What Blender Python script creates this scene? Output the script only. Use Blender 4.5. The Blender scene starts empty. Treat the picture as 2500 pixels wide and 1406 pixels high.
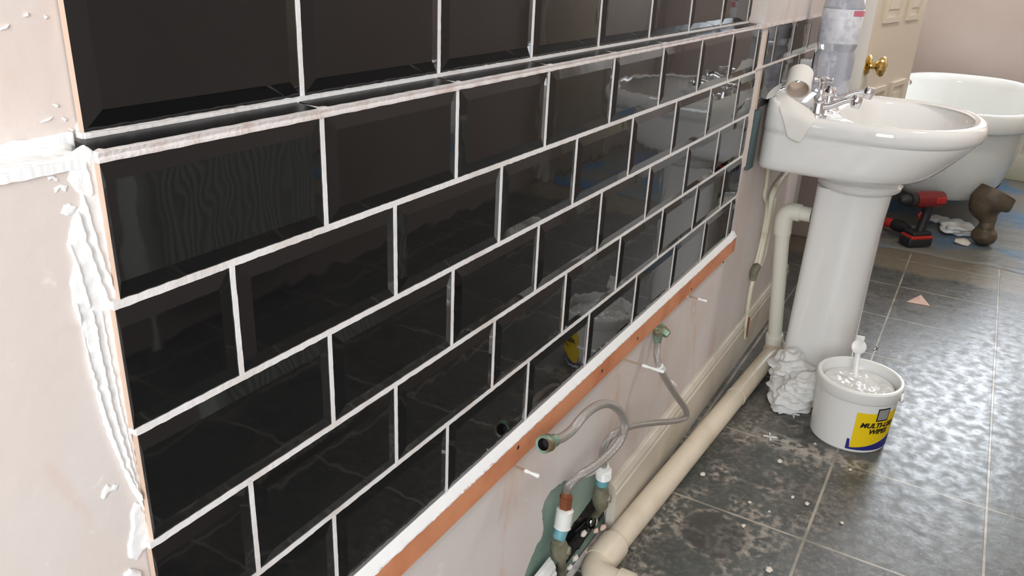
import bpy, bmesh, math, random
from mathutils import Vector, Matrix, noise
from mathutils.geometry import tessellate_polygon

SC = bpy.context.scene
COL = SC.collection
PI = math.pi

# ------------------------------------------------------------------ camera
FPX, YAW, PITCH, ROLL = 1969.36, 1.0620, -0.3946, 0.0489
CAM = Vector((-0.5046, -0.4679, 0.1231))
fwd = Vector((math.sin(YAW) * math.cos(PITCH), math.cos(YAW) * math.cos(PITCH), math.sin(PITCH)))
rgt = fwd.cross(Vector((0, 0, 1))).normalized()
upv = rgt.cross(fwd)
c_, s_ = math.cos(ROLL), math.sin(ROLL)
R_, U_ = c_ * rgt + s_ * upv, -s_ * rgt + c_ * upv
cd = bpy.data.cameras.new('camera')
cam = bpy.data.objects.new('camera', cd)
COL.objects.link(cam)
M = Matrix((R_, U_, -fwd)).transposed().to_4x4()
M.translation = CAM
cam.matrix_world = M
cd.sensor_width = 36
cd.lens = FPX / 2500 * 36
cd.clip_start = 0.02
SC.camera = cam

# ------------------------------------------------------------------ light and exposure
SC.view_settings.view_transform = 'Standard'
SC.view_settings.look = 'None'
SC.view_settings.gamma = 1
SC.view_settings.use_curve_mapping = False
SC.view_settings.exposure = 0.12
SC.cycles.max_bounces = 8
SC.cycles.use_denoising = True
w = bpy.data.worlds.new('world'); SC.world = w; w.use_nodes = True
w.node_tree.nodes['Background'].inputs[0].default_value = (0.75, 0.85, 1, 1)
w.node_tree.nodes['Background'].inputs[1].default_value = 1.0


def area(name, loc, rot, sx, sy, power, col):
    l = bpy.data.lights.new(name, 'AREA'); l.shape = 'RECTANGLE'; l.size = sx; l.size_y = sy
    l.energy = power; l.color = col
    o = bpy.data.objects.new(name, l); o.location = loc; o.rotation_euler = rot; COL.objects.link(o)
    return o


# daylight entering by the window in the far wall (over the bath) and the one in the opposite wall
area('window_daylight_far', (5.13, -0.80, 0.68), (0, PI / 2, 0), 1.10, 0.84, 48, (0.86, 0.93, 1.0))
area('window_daylight_near', (-1.05, -1.53, 0.45), (-PI / 2, 0, PI), 1.10, 1.20, 4, (0.95, 0.98, 1.0))
area('added_window_fill_left', (-1.74, -0.85, 0.42), (0, -PI / 2, 0), 1.30, 1.00, 47, (0.90, 0.96, 1.0))  # unseen left window, added as fill from the camera side


pl_ = bpy.data.lights.new('added_ceiling_fill', 'AREA'); pl_.shape = 'DISK'; pl_.size = 0.30; pl_.energy = 12; pl_.color = (1.0, 0.98, 0.95)  # added overhead fill to lift the right-hand plaster; no lamp is known there
o_ = bpy.data.objects.new('added_ceiling_fill', pl_); o_.location = (1.9, -0.92, 1.375); COL.objects.link(o_)


# pixel of the photograph -> point where that sight line meets the plane axis=value (for tracing where things stand)
def pt(x, y, ax, val):
    d = fwd + R_ * ((x - 1250) / FPX) - U_ * ((y - 703) / FPX)
    return CAM + d * ((val - CAM[ax]) / d[ax])


# ------------------------------------------------------------------ helpers
def lin(c):
    return tuple(((v / 255) / 12.92 if v / 255 < 0.04045 else ((v / 255 + 0.055) / 1.055) ** 2.4) for v in c) + (1,)


def mat(name, col, rough=0.5, metal=0.0, spec=0.5, ior=None, trans=0.0, coat=0.0, bump=None, var=None, sss=0):
    m = bpy.data.materials.new(name); m.use_nodes = True
    nt = m.node_tree; b = nt.nodes['Principled BSDF']
    b.inputs['Base Color'].default_value = lin(col)
    b.inputs['Roughness'].default_value = rough
    b.inputs['Metallic'].default_value = metal
    b.inputs['Specular IOR Level'].default_value = spec
    if ior: b.inputs['IOR'].default_value = ior
    b.inputs['Transmission Weight'].default_value = trans
    b.inputs['Coat Weight'].default_value = coat
    tc = nt.nodes.new('ShaderNodeTexCoord')
    if var:                                   # (other colour, scale, sharpness lo, hi)
        col2, sc, lo, hi = var
        n = nt.nodes.new('ShaderNodeTexNoise'); n.inputs['Scale'].default_value = sc; n.inputs['Detail'].default_value = 6
        nt.links.new(tc.outputs['Object'], n.inputs['Vector'])
        r = nt.nodes.new('ShaderNodeMapRange'); r.inputs[1].default_value = lo; r.inputs[2].default_value = hi
        nt.links.new(n.outputs['Fac'], r.inputs[0])
        mx = nt.nodes.new('ShaderNodeMix'); mx.data_type = 'RGBA'
        mx.inputs[6].default_value = lin(col); mx.inputs[7].default_value = lin(col2)
        nt.links.new(r.outputs[0], mx.inputs[0]); nt.links.new(mx.outputs[2], b.inputs['Base Color'])
    if bump:                                  # (scale, strength, distance)
        n = nt.nodes.new('ShaderNodeTexNoise'); n.inputs['Scale'].default_value = bump[0]; n.inputs['Detail'].default_value = 5
        nt.links.new(tc.outputs['Object'], n.inputs['Vector'])
        bp = nt.nodes.new('ShaderNodeBump'); bp.inputs['Strength'].default_value = bump[1]; bp.inputs['Distance'].default_value = bump[2]
        nt.links.new(n.outputs['Fac'], bp.inputs['Height']); nt.links.new(bp.outputs[0], b.inputs['Normal'])
    return m


def tag(o, label=None, cat=None, group=None, kind=None):
    if label: o['label'] = label
    if cat: o['category'] = cat
    if group: o['group'] = group
    if kind: o['kind'] = kind
    return o


def link_mesh(name, me, m, parent=None, smooth=False, angle=None):
    o = bpy.data.objects.new(name, me); COL.objects.link(o)
    for mm in (m if isinstance(m, (list, tuple)) else [m]): me.materials.append(mm)
    if smooth:
        for p in me.polygons: p.use_smooth = True
        if angle is not None and hasattr(me, 'set_sharp_from_angle'):
            me.set_sharp_from_angle(angle=angle)
    if parent: o.parent = parent
    return o


def from_bm(name, bm, m, parent=None, smooth=False, angle=0.7, recalc=True):
    if recalc: bmesh.ops.recalc_face_normals(bm, faces=bm.faces)
    me = bpy.data.meshes.new(name); bm.to_mesh(me); bm.free()
    return link_mesh(name, me, m, parent, smooth, angle)


def thing(name, label, cat, group=None):
    o = bpy.data.objects.new(name, None); COL.objects.link(o)
    return tag(o, label, cat, group)


def box(bm, x0, x1, y0, y1, z0, z1, bev=0.0, segs=2):
    vs = [bm.verts.new((x, y, z)) for x in (x0, x1) for y in (y0, y1) for z in (z0, z1)]
    q = [(0, 1, 3, 2), (4, 6, 7, 5), (0, 4, 5, 1), (2, 3, 7, 6), (0, 2, 6, 4), (1, 5, 7, 3)]
    fs = [bm.faces.new([vs[i] for i in f]) for f in q]
    if bev:
        es = list({e for f in fs for e in f.edges})
        bmesh.ops.bevel(bm, geom=es, offset=bev, segments=segs, profile=0.5, affect='EDGES')
    return vs


def boxo(name, dims, m, parent=None, bev=0.0, segs=2, smooth=False):
    bm = bmesh.new(); box(bm, *dims, bev=bev, segs=segs)
    return from_bm(name, bm, m, parent, smooth=smooth or bev > 0)


def frame_of(d):
    d = d.normalized()
    a = Vector((0, 0, 1)) if abs(d.z) < 0.9 else Vector((1, 0, 0))
    u = d.cross(a).normalized(); return u, d.cross(u).normalized()


def catmull(P, n=8):
    P = [Vector(p) for p in P]
    if len(P) < 3: return P
    Q = [P[0] * 2 - P[1]] + P + [P[-1] * 2 - P[-2]]
    out = []
    for i in range(1, len(Q) - 2):
        a, b, c, d = Q[i - 1:i + 3]
        for k in range(n):
            t = k / n
            out.append(0.5 * ((2 * b) + (c - a) * t + (2 * a - 5 * b + 4 * c - d) * t * t + (3 * b - a - 3 * c + d) * t ** 3))
    out.append(P[-1]); return out


def tube_bm(bm, P, rad, segs=16, cap=True, uv=False, flat=1.0):
    """swept tube along points P; rad a number or one per point"""
    P = [Vector(p) for p in P]
    rs = list(rad) if isinstance(rad, (list, tuple)) else [rad] * len(P)
    if len(rs) != len(P):
        m = len(rs) - 1; q = []
        for i in range(len(P)):
            t = m * i / (len(P) - 1); j = min(int(t), m - 1); q.append(rs[j] + (rs[j + 1] - rs[j]) * (t - j))
        rs = q
    u = None; rings = []
    uvl = bm.loops.layers.uv.verify() if uv else None
    L = [0]
    for i in range(1, len(P)): L.append(L[-1] + (P[i] - P[i - 1]).length)
    for i, p in enumerate(P):
        d = (P[min(i + 1, len(P) - 1)] - P[max(i - 1, 0)]).normalized()
        if u is None: u, v = frame_of(d)
        else:
            u = (u - d * u.dot(d)).normalized(); v = d.cross(u)
        rings.append([bm.verts.new(p + (u * math.cos(a) + v * math.sin(a) * flat) * rs[i]) for a in [2 * PI * k / segs for k in range(segs)]])
    for i in range(len(rings) - 1):
        for k in range(segs):
            f = bm.faces.new((rings[i][k], rings[i][(k + 1) % segs], rings[i + 1][(k + 1) % segs], rings[i + 1][k]))
            if uv:
                for lo, (a, b) in zip(f.loops, ((i, k), (i, k + 1), (i + 1, k + 1), (i + 1, k))):
                    lo[uvl].uv = (L[a] * 100, b / segs)
    if cap:
        bm.faces.new(list(reversed(rings[0]))); bm.faces.new(rings[-1])
    return rings


def tube(name, P, rad, m, parent=None, segs=16, cap=True, smoothpath=0, uv=False, flat=1.0):
    if smoothpath: P = catmull(P, smoothpath)
    bm = bmesh.new(); tube_bm(bm, P, rad, segs, cap, uv, flat)
    return from_bm(name, bm, m, parent, smooth=True)


def lathe(name, prof, origin, axis, m, parent=None, segs=32, sx=1.0):
    """prof: (radius, height along axis) pairs"""
    d = Vector(axis).normalized(); u, v = frame_of(d); o = Vector(origin)
    bm = bmesh.new(); rings = []
    for r, h in prof:
        if r < 1e-6: rings.append([bm.verts.new(o + d * h)])
        else: rings.append([bm.verts.new(o + d * h + (u * math.cos(2 * PI * k / segs) * sx + v * math.sin(2 * PI * k / segs)) * r) for k in range(segs)])
    for a, b in zip(rings, rings[1:]):
        for k in range(segs):
            k2 = (k + 1) % segs
            if len(a) == 1 and len(b) == 1: continue
            if len(a) == 1: bm.faces.new((a[0], b[k], b[k2]))
            elif len(b) == 1: bm.faces.new((a[k], a[k2], b[0]))
            else: bm.faces.new((a[k], a[k2], b[k2], b[k]))
    return from_bm(name, bm, m, parent, smooth=True, angle=0.6)


def slab(name, loops, y0, y1, m, parent=None, axis=1):
    """a slab between y0 (room side) and y1: loops = [outline, hole, ...] of (x, z)"""
    bm = bmesh.new()
    tris = tessellate_polygon([[Vector((a, b, 0)) for a, b in lp] for lp in loops])
    flat = [p for lp in loops for p in lp]
    F = [bm.verts.new((a, y0, b)) for a, b in flat]
    B = [bm.verts.new((a, y1, b)) for a, b in flat]
    for t in tris:
        try:
            bm.faces.new([F[i] for i in t]); bm.faces.new([B[i] for i in reversed(t)])
        except ValueError: pass
    k = 0
    for lp in loops:
        n = len(lp)
        for i in range(n):
            a, b = k + i, k + (i + 1) % n
            bm.faces.new((F[a], F[b], B[b], B[a]))
        k += n
    return from_bm(name, bm, m, parent)


def jag(lp, step=0.006, amp=0.0015, seed=0):
    """roughen a closed outline"""
    out = []
    n = len(lp)
    for i in range(n):
        a, b = Vector(lp[i]), Vector(lp[(i + 1) % n]); L = (b - a).length; k = max(1, int(L / step))
        for j in range(k):
            p = a + (b - a) * (j / k)
            q = Vector((p.x * 90 + seed, p.y * 90, seed))
            out.append((p.x + amp * noise.noise(q), p.y + amp * noise.noise(q + Vector((31, 7, 3)))))
    return out


def blob(name, c, r, m, parent=None, amp=0.3, freq=2.0, seed=0, sub=3):
    bm = bmesh.new(); bmesh.ops.create_icosphere(bm, subdivisions=sub, radius=1)
    for v in bm.verts:
        n = 1 + amp * noise.noise(v.co * freq + Vector((seed, seed * 1.7, 0)))
        v.co = Vector((v.co.x * r[0] * n, v.co.y * r[1] * n, v.co.z * r[2] * n)) + Vector(c)
    return from_bm(name, bm, m, parent, smooth=True, angle=1.2)


# ------------------------------------------------------------------ materials
def tile_mat():
    m = mat('black_glaze', (17, 17, 18), rough=0.035, spec=0.5, ior=1.55)
    nt = m.node_tree; b = nt.nodes['Principled BSDF']; tc = nt.nodes.new('ShaderNodeTexCoord')
    n = nt.nodes.new('ShaderNodeTexNoise'); n.inputs['Scale'].default_value = 26; n.inputs['Detail'].default_value = 1
    nt.links.new(tc.outputs['Object'], n.inputs['Vector'])
    bp = nt.nodes.new('ShaderNodeBump'); bp.inputs['Strength'].default_value = 0.35; bp.inputs['Distance'].default_value = 0.0006
    nt.links.new(n.outputs['Fac'], bp.inputs['Height']); nt.links.new(bp.outputs[0], b.inputs['Normal'])
    return m


M_TILE = tile_mat()
M_GROUT = mat('grout', (226, 222, 219), rough=0.85, bump=(300, 0.6, 0.001), var=((205, 195, 188), 14, 0.5, 0.75))
M_GROUT2 = mat('ledge_grout', (216, 208, 204), rough=0.85, bump=(220, 0.8, 0.0015), var=((198, 180, 172), 30, 0.5, 0.7))
M_ADH = mat('tile_adhesive', (240, 239, 237), rough=0.7, bump=(260, 0.25, 0.0005))
M_BISCUIT = mat('tile_biscuit', (200, 172, 152), rough=0.9, bump=(400, 0.3, 0.0006))
M_BOARD = mat('green_plasterboard', (156, 176, 162), rough=0.85, var=((124, 150, 138), 8, 0.4, 0.65), bump=(60, 0.3, 0.001))
M_CREAM = mat('cream_gloss_paint', (214, 205, 190), rough=0.5, var=((196, 184, 164), 7, 0.45, 0.7), bump=(40, 0.15, 0.001))
M_DOOR = mat('beige_door_paint', (207, 192, 170), rough=0.4, bump=(30, 0.05, 0.001))
M_DOOREDGE = mat('door_edge_pale', (222, 216, 206), rough=0.5)  # latch edge in a paler colour than the leaf
M_BATTEN = mat('batten_timber', (214, 144, 104), rough=0.7, bump=(80, 0.4, 0.001), var=((190, 116, 78), 12, 0.4, 0.7))
M_PIPEW = mat('white_waste_plastic', (226, 222, 208), rough=0.35, bump=(20, 0.05, 0.001))
M_PIPEC = mat('cream_waste_plastic', (224, 211, 190), rough=0.38, var=((208, 193, 170), 10, 0.5, 0.7))
M_PIPEP = mat('painted_copper', (224, 216, 194), rough=0.4, bump=(120, 0.3, 0.001), var=((190, 176, 150), 20, 0.55, 0.75))
M_CERAMIC = mat('white_ceramic', (232, 230, 226), rough=0.07, coat=0.4)
M_TUB = mat('white_bath_enamel', (230, 232, 228), rough=0.12, coat=0.3)
M_CHROME = mat('chrome', (225, 225, 228), rough=0.08, metal=1)
M_BRASS = mat('polished_brass', (216, 184, 112), rough=0.14, metal=1)
M_IRON = mat('bronze_cast_foot', (104, 90, 72), rough=0.5, metal=0.25, bump=(60, 0.5, 0.003), var=((78, 66, 52), 14, 0.4, 0.65))
M_WHITEPL = mat('white_plastic', (232, 231, 227), rough=0.3)
M_CLOTH = mat('white_wipe_cloth', (226, 225, 222), rough=0.9, bump=(120, 0.3, 0.001))
M_PAPER = mat('white_paper_tape', (228, 224, 216), rough=0.85)
M_CARD = mat('cardboard_tube', (196, 178, 162), rough=0.9)
M_YELLOW = mat('yellow_label', (240, 204, 8), rough=0.45)
M_NAVY = mat('navy_label', (38, 38, 120), rough=0.45)
M_BLACK = mat('black_print', (18, 18, 20), rough=0.5)
M_GREYP = mat('grey_print', (150, 150, 150), rough=0.5)
M_DARK = mat('dark_cavity', (34, 32, 30), rough=0.95, var=((66, 58, 50), 14, 0.45, 0.65), bump=(60, 0.8, 0.01))
M_BLUECAP = mat('blue_plastic_cap', (108, 160, 168), rough=0.5)
M_VERDI = mat('tarnished_green_brass', (132, 160, 140), rough=0.5, metal=0.4, bump=(200, 0.5, 0.001), var=((120, 104, 76), 60, 0.45, 0.6))
M_COPPER = mat('copper_nut', (170, 106, 76), rough=0.4, metal=0.7, bump=(200, 0.4, 0.001))
M_VALVE = mat('dusty_valve_body', (142, 138, 116), rough=0.6, metal=0.2, bump=(90, 0.6, 0.002), var=((108, 104, 86), 30, 0.4, 0.65))
M_RED = mat('red_tool_plastic', (176, 36, 30), rough=0.4)
M_REDD = mat('dark_red_tool_plastic', (120, 26, 28), rough=0.4)
M_TOOLB = mat('black_tool_rubber', (34, 32, 36), rough=0.5)
M_SCREW = mat('screw_steel', (196, 180, 160), rough=0.35, metal=0.8)
M_SILVER = mat('dusty_white_debris', (220, 212, 200), rough=0.9)
M_PINKCHIP = mat('pink_plaster_chip', (222, 190, 176), rough=0.9)
M_RAD = mat('radiator_enamel', (214, 216, 206), rough=0.35)


def braid_mat():
    m = mat('braided_steel', (196, 190, 184), rough=0.36, metal=0.75)
    nt = m.node_tree; b = nt.nodes['Principled BSDF']; tc = nt.nodes.new('ShaderNodeTexCoord')
    hs = []
    for sgn in (1, -1):
        mp = nt.nodes.new('ShaderNodeMapping'); mp.inputs['Rotation'].default_value = (0, 0, sgn * 0.6); mp.inputs['Scale'].default_value = (1.2, 6, 1)
        wv = nt.nodes.new('ShaderNodeTexWave'); wv.inputs['Scale'].default_value = 1.0
        nt.links.new(tc.outputs['UV'], mp.inputs[0]); nt.links.new(mp.outputs[0], wv.inputs[0]); hs.append(wv)
    mx = nt.nodes.new('ShaderNodeMath'); mx.operation = 'MAXIMUM'
    nt.links.new(hs[0].outputs['Fac'], mx.inputs[0]); nt.links.new(hs[1].outputs['Fac'], mx.inputs[1])
    bp = nt.nodes.new('ShaderNodeBump'); bp.inputs['Strength'].default_value = 0.8; bp.inputs['Distance'].default_value = 0.0015
    nt.links.new(mx.outputs[0], bp.inputs['Height']); nt.links.new(bp.outputs[0], b.inputs['Normal'])
    return m


M_BRAID = braid_mat()


def plaster_mat(name='pink_plaster'):
    m = bpy.data.materials.new(name); m.use_nodes = True; nt = m.node_tree; b = nt.nodes['Principled BSDF']
    b.inputs['Roughness'].default_value = 0.82; b.inputs['Specular IOR Level'].default_value = 0.35
    tc = nt.nodes.new('ShaderNodeTexCoord')

    def nz(scale, det, dist=0.0, sc=(1, 1, 1)):
        mp = nt.nodes.new('ShaderNodeMapping'); mp.inputs['Scale'].default_value = sc
        n = nt.nodes.new('ShaderNodeTexNoise'); n.inputs['Scale'].default_value = scale; n.inputs['Detail'].default_value = det; n.inputs['Distortion'].default_value = dist
        nt.links.new(tc.outputs['Object'], mp.inputs[0]); nt.links.new(mp.outputs[0], n.inputs['Vector']); return n

    def ramp(n, lo, hi):
        r = nt.nodes.new('ShaderNodeMapRange'); r.interpolation_type = 'SMOOTHSTEP'
        r.inputs[1].default_value = lo; r.inputs[2].default_value = hi; nt.links.new(n.outputs['Fac'], r.inputs[0]); return r

    def mix(fac, a, b2):
        x = nt.nodes.new('ShaderNodeMix'); x.data_type = 'RGBA'; nt.links.new(fac.outputs[0], x.inputs[0])
        if isinstance(a, tuple): x.inputs[6].default_value = a
        else: nt.links.new(a.outputs[2], x.inputs[6])
        x.inputs[7].default_value = b2; return x
    c = mix(ramp(nz(4, 3, 0.5, (1, 1, 0.5)), 0.4, 0.65), lin((219, 211, 207)), lin((217, 204, 196)))
    c = mix(ramp(nz(9, 4, 1.0, (1, 1, 0.35)), 0.56, 0.72), c, lin((214, 190, 175)))
    c = mix(ramp(nz(38, 4, 0.6), 0.66, 0.74), c, lin((226, 219, 213)))
    nt.links.new(c.outputs[2], b.inputs['Base Color'])
    n1 = nz(60, 6); bp = nt.nodes.new('ShaderNodeBump'); bp.inputs['Strength'].default_value = 0.25; bp.inputs['Distance'].default_value = 0.002
    nt.links.new(n1.outputs['Fac'], bp.inputs['Height']); nt.links.new(bp.outputs[0], b.inputs['Normal'])
    return m


M_PLASTER = plaster_mat()
M_WALLP = mat('pink_wall_paint', (204, 190, 182), rough=0.7, bump=(40, 0.1, 0.002), var=((198, 182, 172), 2.5, 0.4, 0.65))
M_CEIL = mat('white_ceiling_paint', (235, 233, 228), rough=0.8)


def floor_mat():
    m = bpy.data.materials.new('slate_floor_tiles'); m.use_nodes = True; nt = m.node_tree; b = nt.nodes['Principled BSDF']
    L = nt.links.new; N = nt.nodes.new
    tc = N('ShaderNodeTexCoord'); mp = N('ShaderNodeMapping')
    mp.inputs['Location'].default_value = (-1.0215 + 3.47, 0.356 + 3.35, 0)
    L(tc.outputs['Object'], mp.inputs[0])
    br = N('ShaderNodeTexBrick'); br.offset = 0; br.squash = 1
    br.inputs['Scale'].default_value = 1; br.inputs['Brick Width'].default_value = 0.347; br.inputs['Row Height'].default_value = 0.335
    br.inputs['Mortar Size'].default_value = 0.0036; br.inputs['Mortar Smooth'].default_value = 0.3; br.inputs['Bias'].default_value = 0
    br.inputs['Color1'].default_value = (0, 0, 0, 1); br.inputs['Color2'].default_value = (1, 1, 1, 1)
    L(mp.outputs[0], br.inputs[0])

    def nz(scale, det=6, dist=0.0):
        n = N('ShaderNodeTexNoise'); n.inputs['Scale'].default_value = scale; n.inputs['Detail'].default_value = det; n.inputs['Distortion'].default_value = dist
        L(tc.outputs['Object'], n.inputs['Vector']); return n.outputs['Fac']

    def rng(src, lo, hi, a=0.0, z=1.0):
        r = N('ShaderNodeMapRange'); r.interpolation_type = 'SMOOTHSTEP'
        for i, v in ((1, lo), (2, hi), (3, a), (4, z)): r.inputs[i].default_value = v
        L(src, r.inputs[0]); return r.outputs[0]

    def mix(fac, a, c, blend='MIX'):
        x = N('ShaderNodeMix'); x.data_type = 'RGBA'; x.blend_type = blend
        if isinstance(fac, float): x.inputs[0].default_value = fac
        else: L(fac, x.inputs[0])
        for i, v in ((6, a), (7, c)):
            if isinstance(v, tuple): x.inputs[i].default_value = v
            else: L(v, x.inputs[i])
        return x.outputs[2]

    def mul(a, c):
        x = N('ShaderNodeMath'); x.operation = 'MULTIPLY'; L(a, x.inputs[0])
        if isinstance(c, float): x.inputs[1].default_value = c
        else: L(c, x.inputs[1])
        return x.outputs[0]
    c = mix(rng(nz(5), 0.35, 0.65), lin((60, 60, 58)), lin((84, 82, 77)))
    c = mix(mul(rng(nz(28, 10), 0.48, 0.62), 0.5), c, lin((104, 100, 92)))
    c = mix(mul(rng(nz(85, 8), 0.52, 0.64), 0.45), c, lin((128, 122, 112)))
    c = mix(mul(rng(nz(3.2, 3), 0.45, 0.6), 0.5), c, lin((70, 78, 74)))
    sep = N('ShaderNodeSeparateXYZ'); L(tc.outputs['Object'], sep.inputs[0])
    # dusty patch of plaster round the pipe, muddy strip in front of the dust sheet
    dx = rng(sep.outputs[0], 1.9, 1.2); dy = rng(sep.outputs[1], -0.50, -0.25)
    dust = mul(mul(dx, dy), mul(rng(nz(9, 4, 0.4), 0.42, 0.6), rng(nz(60, 10), 0.42, 0.66)))
    c = mix(mul(dust, 0.75), c, lin((176, 166, 152)))
    def near(val, c0, w0):
        d_ = N('ShaderNodeMath'); d_.operation = 'SUBTRACT'; L(val, d_.inputs[0]); d_.inputs[1].default_value = c0
        a_ = N('ShaderNodeMath'); a_.operation = 'ABSOLUTE'; L(d_.outputs[0], a_.inputs[0]); return rng(a_.outputs[0], w0, w0 * .15)
    line = mul(mul(near(sep.outputs[0], 1.378, 0.055), near(sep.outputs[1], -0.30, 0.24)), rng(nz(48, 10), 0.40, 0.58))
    c = mix(mul(line, 0.8), c, lin((186, 178, 166)))
    # old circular glue mark by the pipe
    vd = N('ShaderNodeVectorMath'); vd.operation = 'DISTANCE'; L(tc.outputs['Object'], vd.inputs[0]); vd.inputs[1].default_value = (0.930, -0.185, -1.0)
    wob = N('ShaderNodeMath'); wob.operation = 'MULTIPLY_ADD'; L(nz(16, 4), wob.inputs[0]); wob.inputs[1].default_value = 0.05; L(vd.outputs['Value'], wob.inputs[2])
    c = mix(mul(rng(wob.outputs[0], 0.105, 0.080), 0.7), c, lin((58, 53, 50)))
    c = mix(mul(mul(near(wob.outputs[0], 0.100, 0.010), rng(nz(40, 6), .4, .55)), .7), c, lin((156, 146, 132)))
    speck = rng(nz(130, 2), 0.70, 0.76)
    c = mix(mul(speck, mul(dx, 0.6)), c, lin((196, 188, 176)))
    jn = N('ShaderNodeMath'); jn.operation = 'MULTIPLY_ADD'; L(nz(6, 4), jn.inputs[0]); jn.inputs[1].default_value = 0.16; L(sep.outputs[0], jn.inputs[2])
    s1 = rng(jn.outputs[0], 3.02, 3.06)
    c = mix(mul(s1, 0.85), c, lin((124, 114, 96)))
    gr = mix(rng(nz(9), 0.4, 0.6), lin((130, 124, 112)), lin((168, 160, 146)))
    c = mix(br.outputs['Fac'], c, gr)
    L(c, b.inputs['Base Color'])
    rg = rng(nz(34, 6), 0.3, 0.7, 0.30, 0.46)
    rg2 = N('ShaderNodeMath'); rg2.operation = 'MULTIPLY_ADD'; L(dust, rg2.inputs[0]); rg2.inputs[1].default_value = 0.35; L(rg, rg2.inputs[2])
    L(rg2.outputs[0], b.inputs['Roughness'])
    b.inputs['Specular IOR Level'].default_value = 0.75
    h = N('ShaderNodeMath'); h.operation = 'MULTIPLY_ADD'; L(nz(9, 4, 0.0), h.inputs[0]); h.inputs[1].default_value = 1.0
    inv = N('ShaderNodeMath'); inv.operation = 'MULTIPLY'; L(br.outputs['Fac'], inv.inputs[0]); inv.inputs[1].default_value = -0.5
    L(inv.outputs[0], h.inputs[2])
    bp = N('ShaderNodeBump'); bp.inputs['Strength'].default_value = 0.30; bp.inputs['Distance'].default_value = 0.005
    L(h.outputs[0], bp.inputs['Height'])
    bp2 = N('ShaderNodeBump'); bp2.inputs['Strength'].default_value = 0.2; bp2.inputs['Distance'].default_value = 0.002
    L(nz(70, 6), bp2.inputs['Height']); L(bp.outputs[0], bp2.inputs['Normal']); L(bp2.outputs[0], b.inputs['Normal'])
    return m


M_FLOOR = floor_mat()


def sheet_mat():
    m = mat('dusty_blue_sheet', (72, 112, 146), rough=0.5, bump=(9, 0.5, 0.02), var=((120, 118, 110), 3.2, 0.38, 0.56))
    return m


M_SHEET = sheet_mat()

# ------------------------------------------------------------------ the setting
FZ = -1.0
XW0, XW1, YOPP, XFAR, ZC = -1.7, 2.37, -1.5, 5.09, 1.45
T_END = 1.447                        # where the tiling stops
T0 = -0.205


def struct(o): o['kind'] = 'structure'; return o


bm = bmesh.new(); box(bm, XW0 - .1, 5.3, YOPP - .1, 1.2, FZ - .08, FZ)
struct(from_bm('floor', bm, M_FLOOR))
struct(boxo('ceiling', (XW0 - .1, 5.3, YOPP - .1, 1.2, ZC, ZC + .06), M_CEIL))

# lower boxed-out wall: plaster slab with a broken hole by the old pipes
HOLE_PX = [(1378, 1173), (1345, 1198), (1330, 1222), (1322, 1250), (1327, 1283), (1324, 1309), (1313, 1326), (1298, 1359), (1280, 1406), (1265, 1440),
           (1420, 1490), (1470, 1400), (1490, 1310), (1487, 1240), (1483, 1187), (1457, 1154), (1440, 1163), (1405, 1172)]


def xz(px, y=0.010):
    return [(p.x, p.z) for p in (pt(a, b, 1, y) for a, b in px)]


hole = jag(xz(HOLE_PX), 0.006, 0.003, 3)
outer = [(XW0, FZ), (XW1, FZ), (XW1, -0.01), (XW0, -0.01)]
hole = [(a, max(b, FZ + 0.004)) for a, b in hole]
wl = struct(slab('wall_back', [outer, hole], 0.010, 0.022, M_PLASTER))
# green board behind the skim, with the dark cavity broken through its lower part
CAV_PX = [(1457, 1196), (1440, 1225), (1418, 1255), (1392, 1290), (1382, 1310), (1372, 1345), (1350, 1400), (1330, 1450), (1500, 1450), (1510, 1300), (1490, 1190)]
cav = [(a, max(b, FZ + 0.006)) for a, b in jag(xz(CAV_PX, 0.022), 0.008, 0.004, 9)]
struct(slab('wall_board', [[(0.30, FZ), (1.05, FZ), (1.05, -0.60), (0.30, -0.60)], cav], 0.0225, 0.034, M_BOARD))
struct(boxo('wall_cavity', (0.30, 1.05, 0.10, 0.12, FZ, -0.60), M_DARK))
# body of the boxed-out wall (its top is the ledge), recess wall above, solid wall right of the niche
struct(boxo('wall_ledge', (XW0, XW1, 0.0221, 0.075, -0.60, -0.0101), M_PLASTER))
struct(boxo('wall_recess', (XW0, 1.50, 0.044, 0.075, -0.01, ZC), M_PLASTER))
struct(boxo('wall_upper', (1.452, XW1, 0.0, 0.075, -0.008, ZC), M_PLASTER, bev=0.0015))
bm = bmesh.new(); LY0, LY1, LZ0, LZ1 = -1.38, -0.32, -0.26, 1.10  # left wall opening made for the added fill window
box(bm, XW0 - .1, XW0, YOPP - .1, LY0, FZ, ZC); box(bm, XW0 - .1, XW0, LY1, 0.2, FZ, ZC)
box(bm, XW0 - .1, XW0, LY0, LY1, FZ, LZ0); box(bm, XW0 - .1, XW0, LY0, LY1, LZ1, ZC)
struct(from_bm('wall_left', bm, M_WALLP))
# beyond the plastered run: dark doorway, then wall again behind the bath
struct(boxo('wall_doorway', (2.30, 2.37, 0.0751, 1.2, FZ, ZC), M_WALLP))
struct(boxo('wall_passage', (2.3, 3.2, 1.12, 1.2, FZ, ZC), M_WALLP))
struct(boxo('wall_bath', (3.16, XFAR, 0.05, 0.16, FZ, ZC), M_WALLP))
struct(boxo('wall_lintel', (2.37, 3.16, 0.05, 0.16, 1.05, ZC), M_WALLP))
struct(boxo('wall_passage_side', (3.16, 3.24, 0.16, 1.2, FZ, ZC), M_WALLP))

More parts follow.
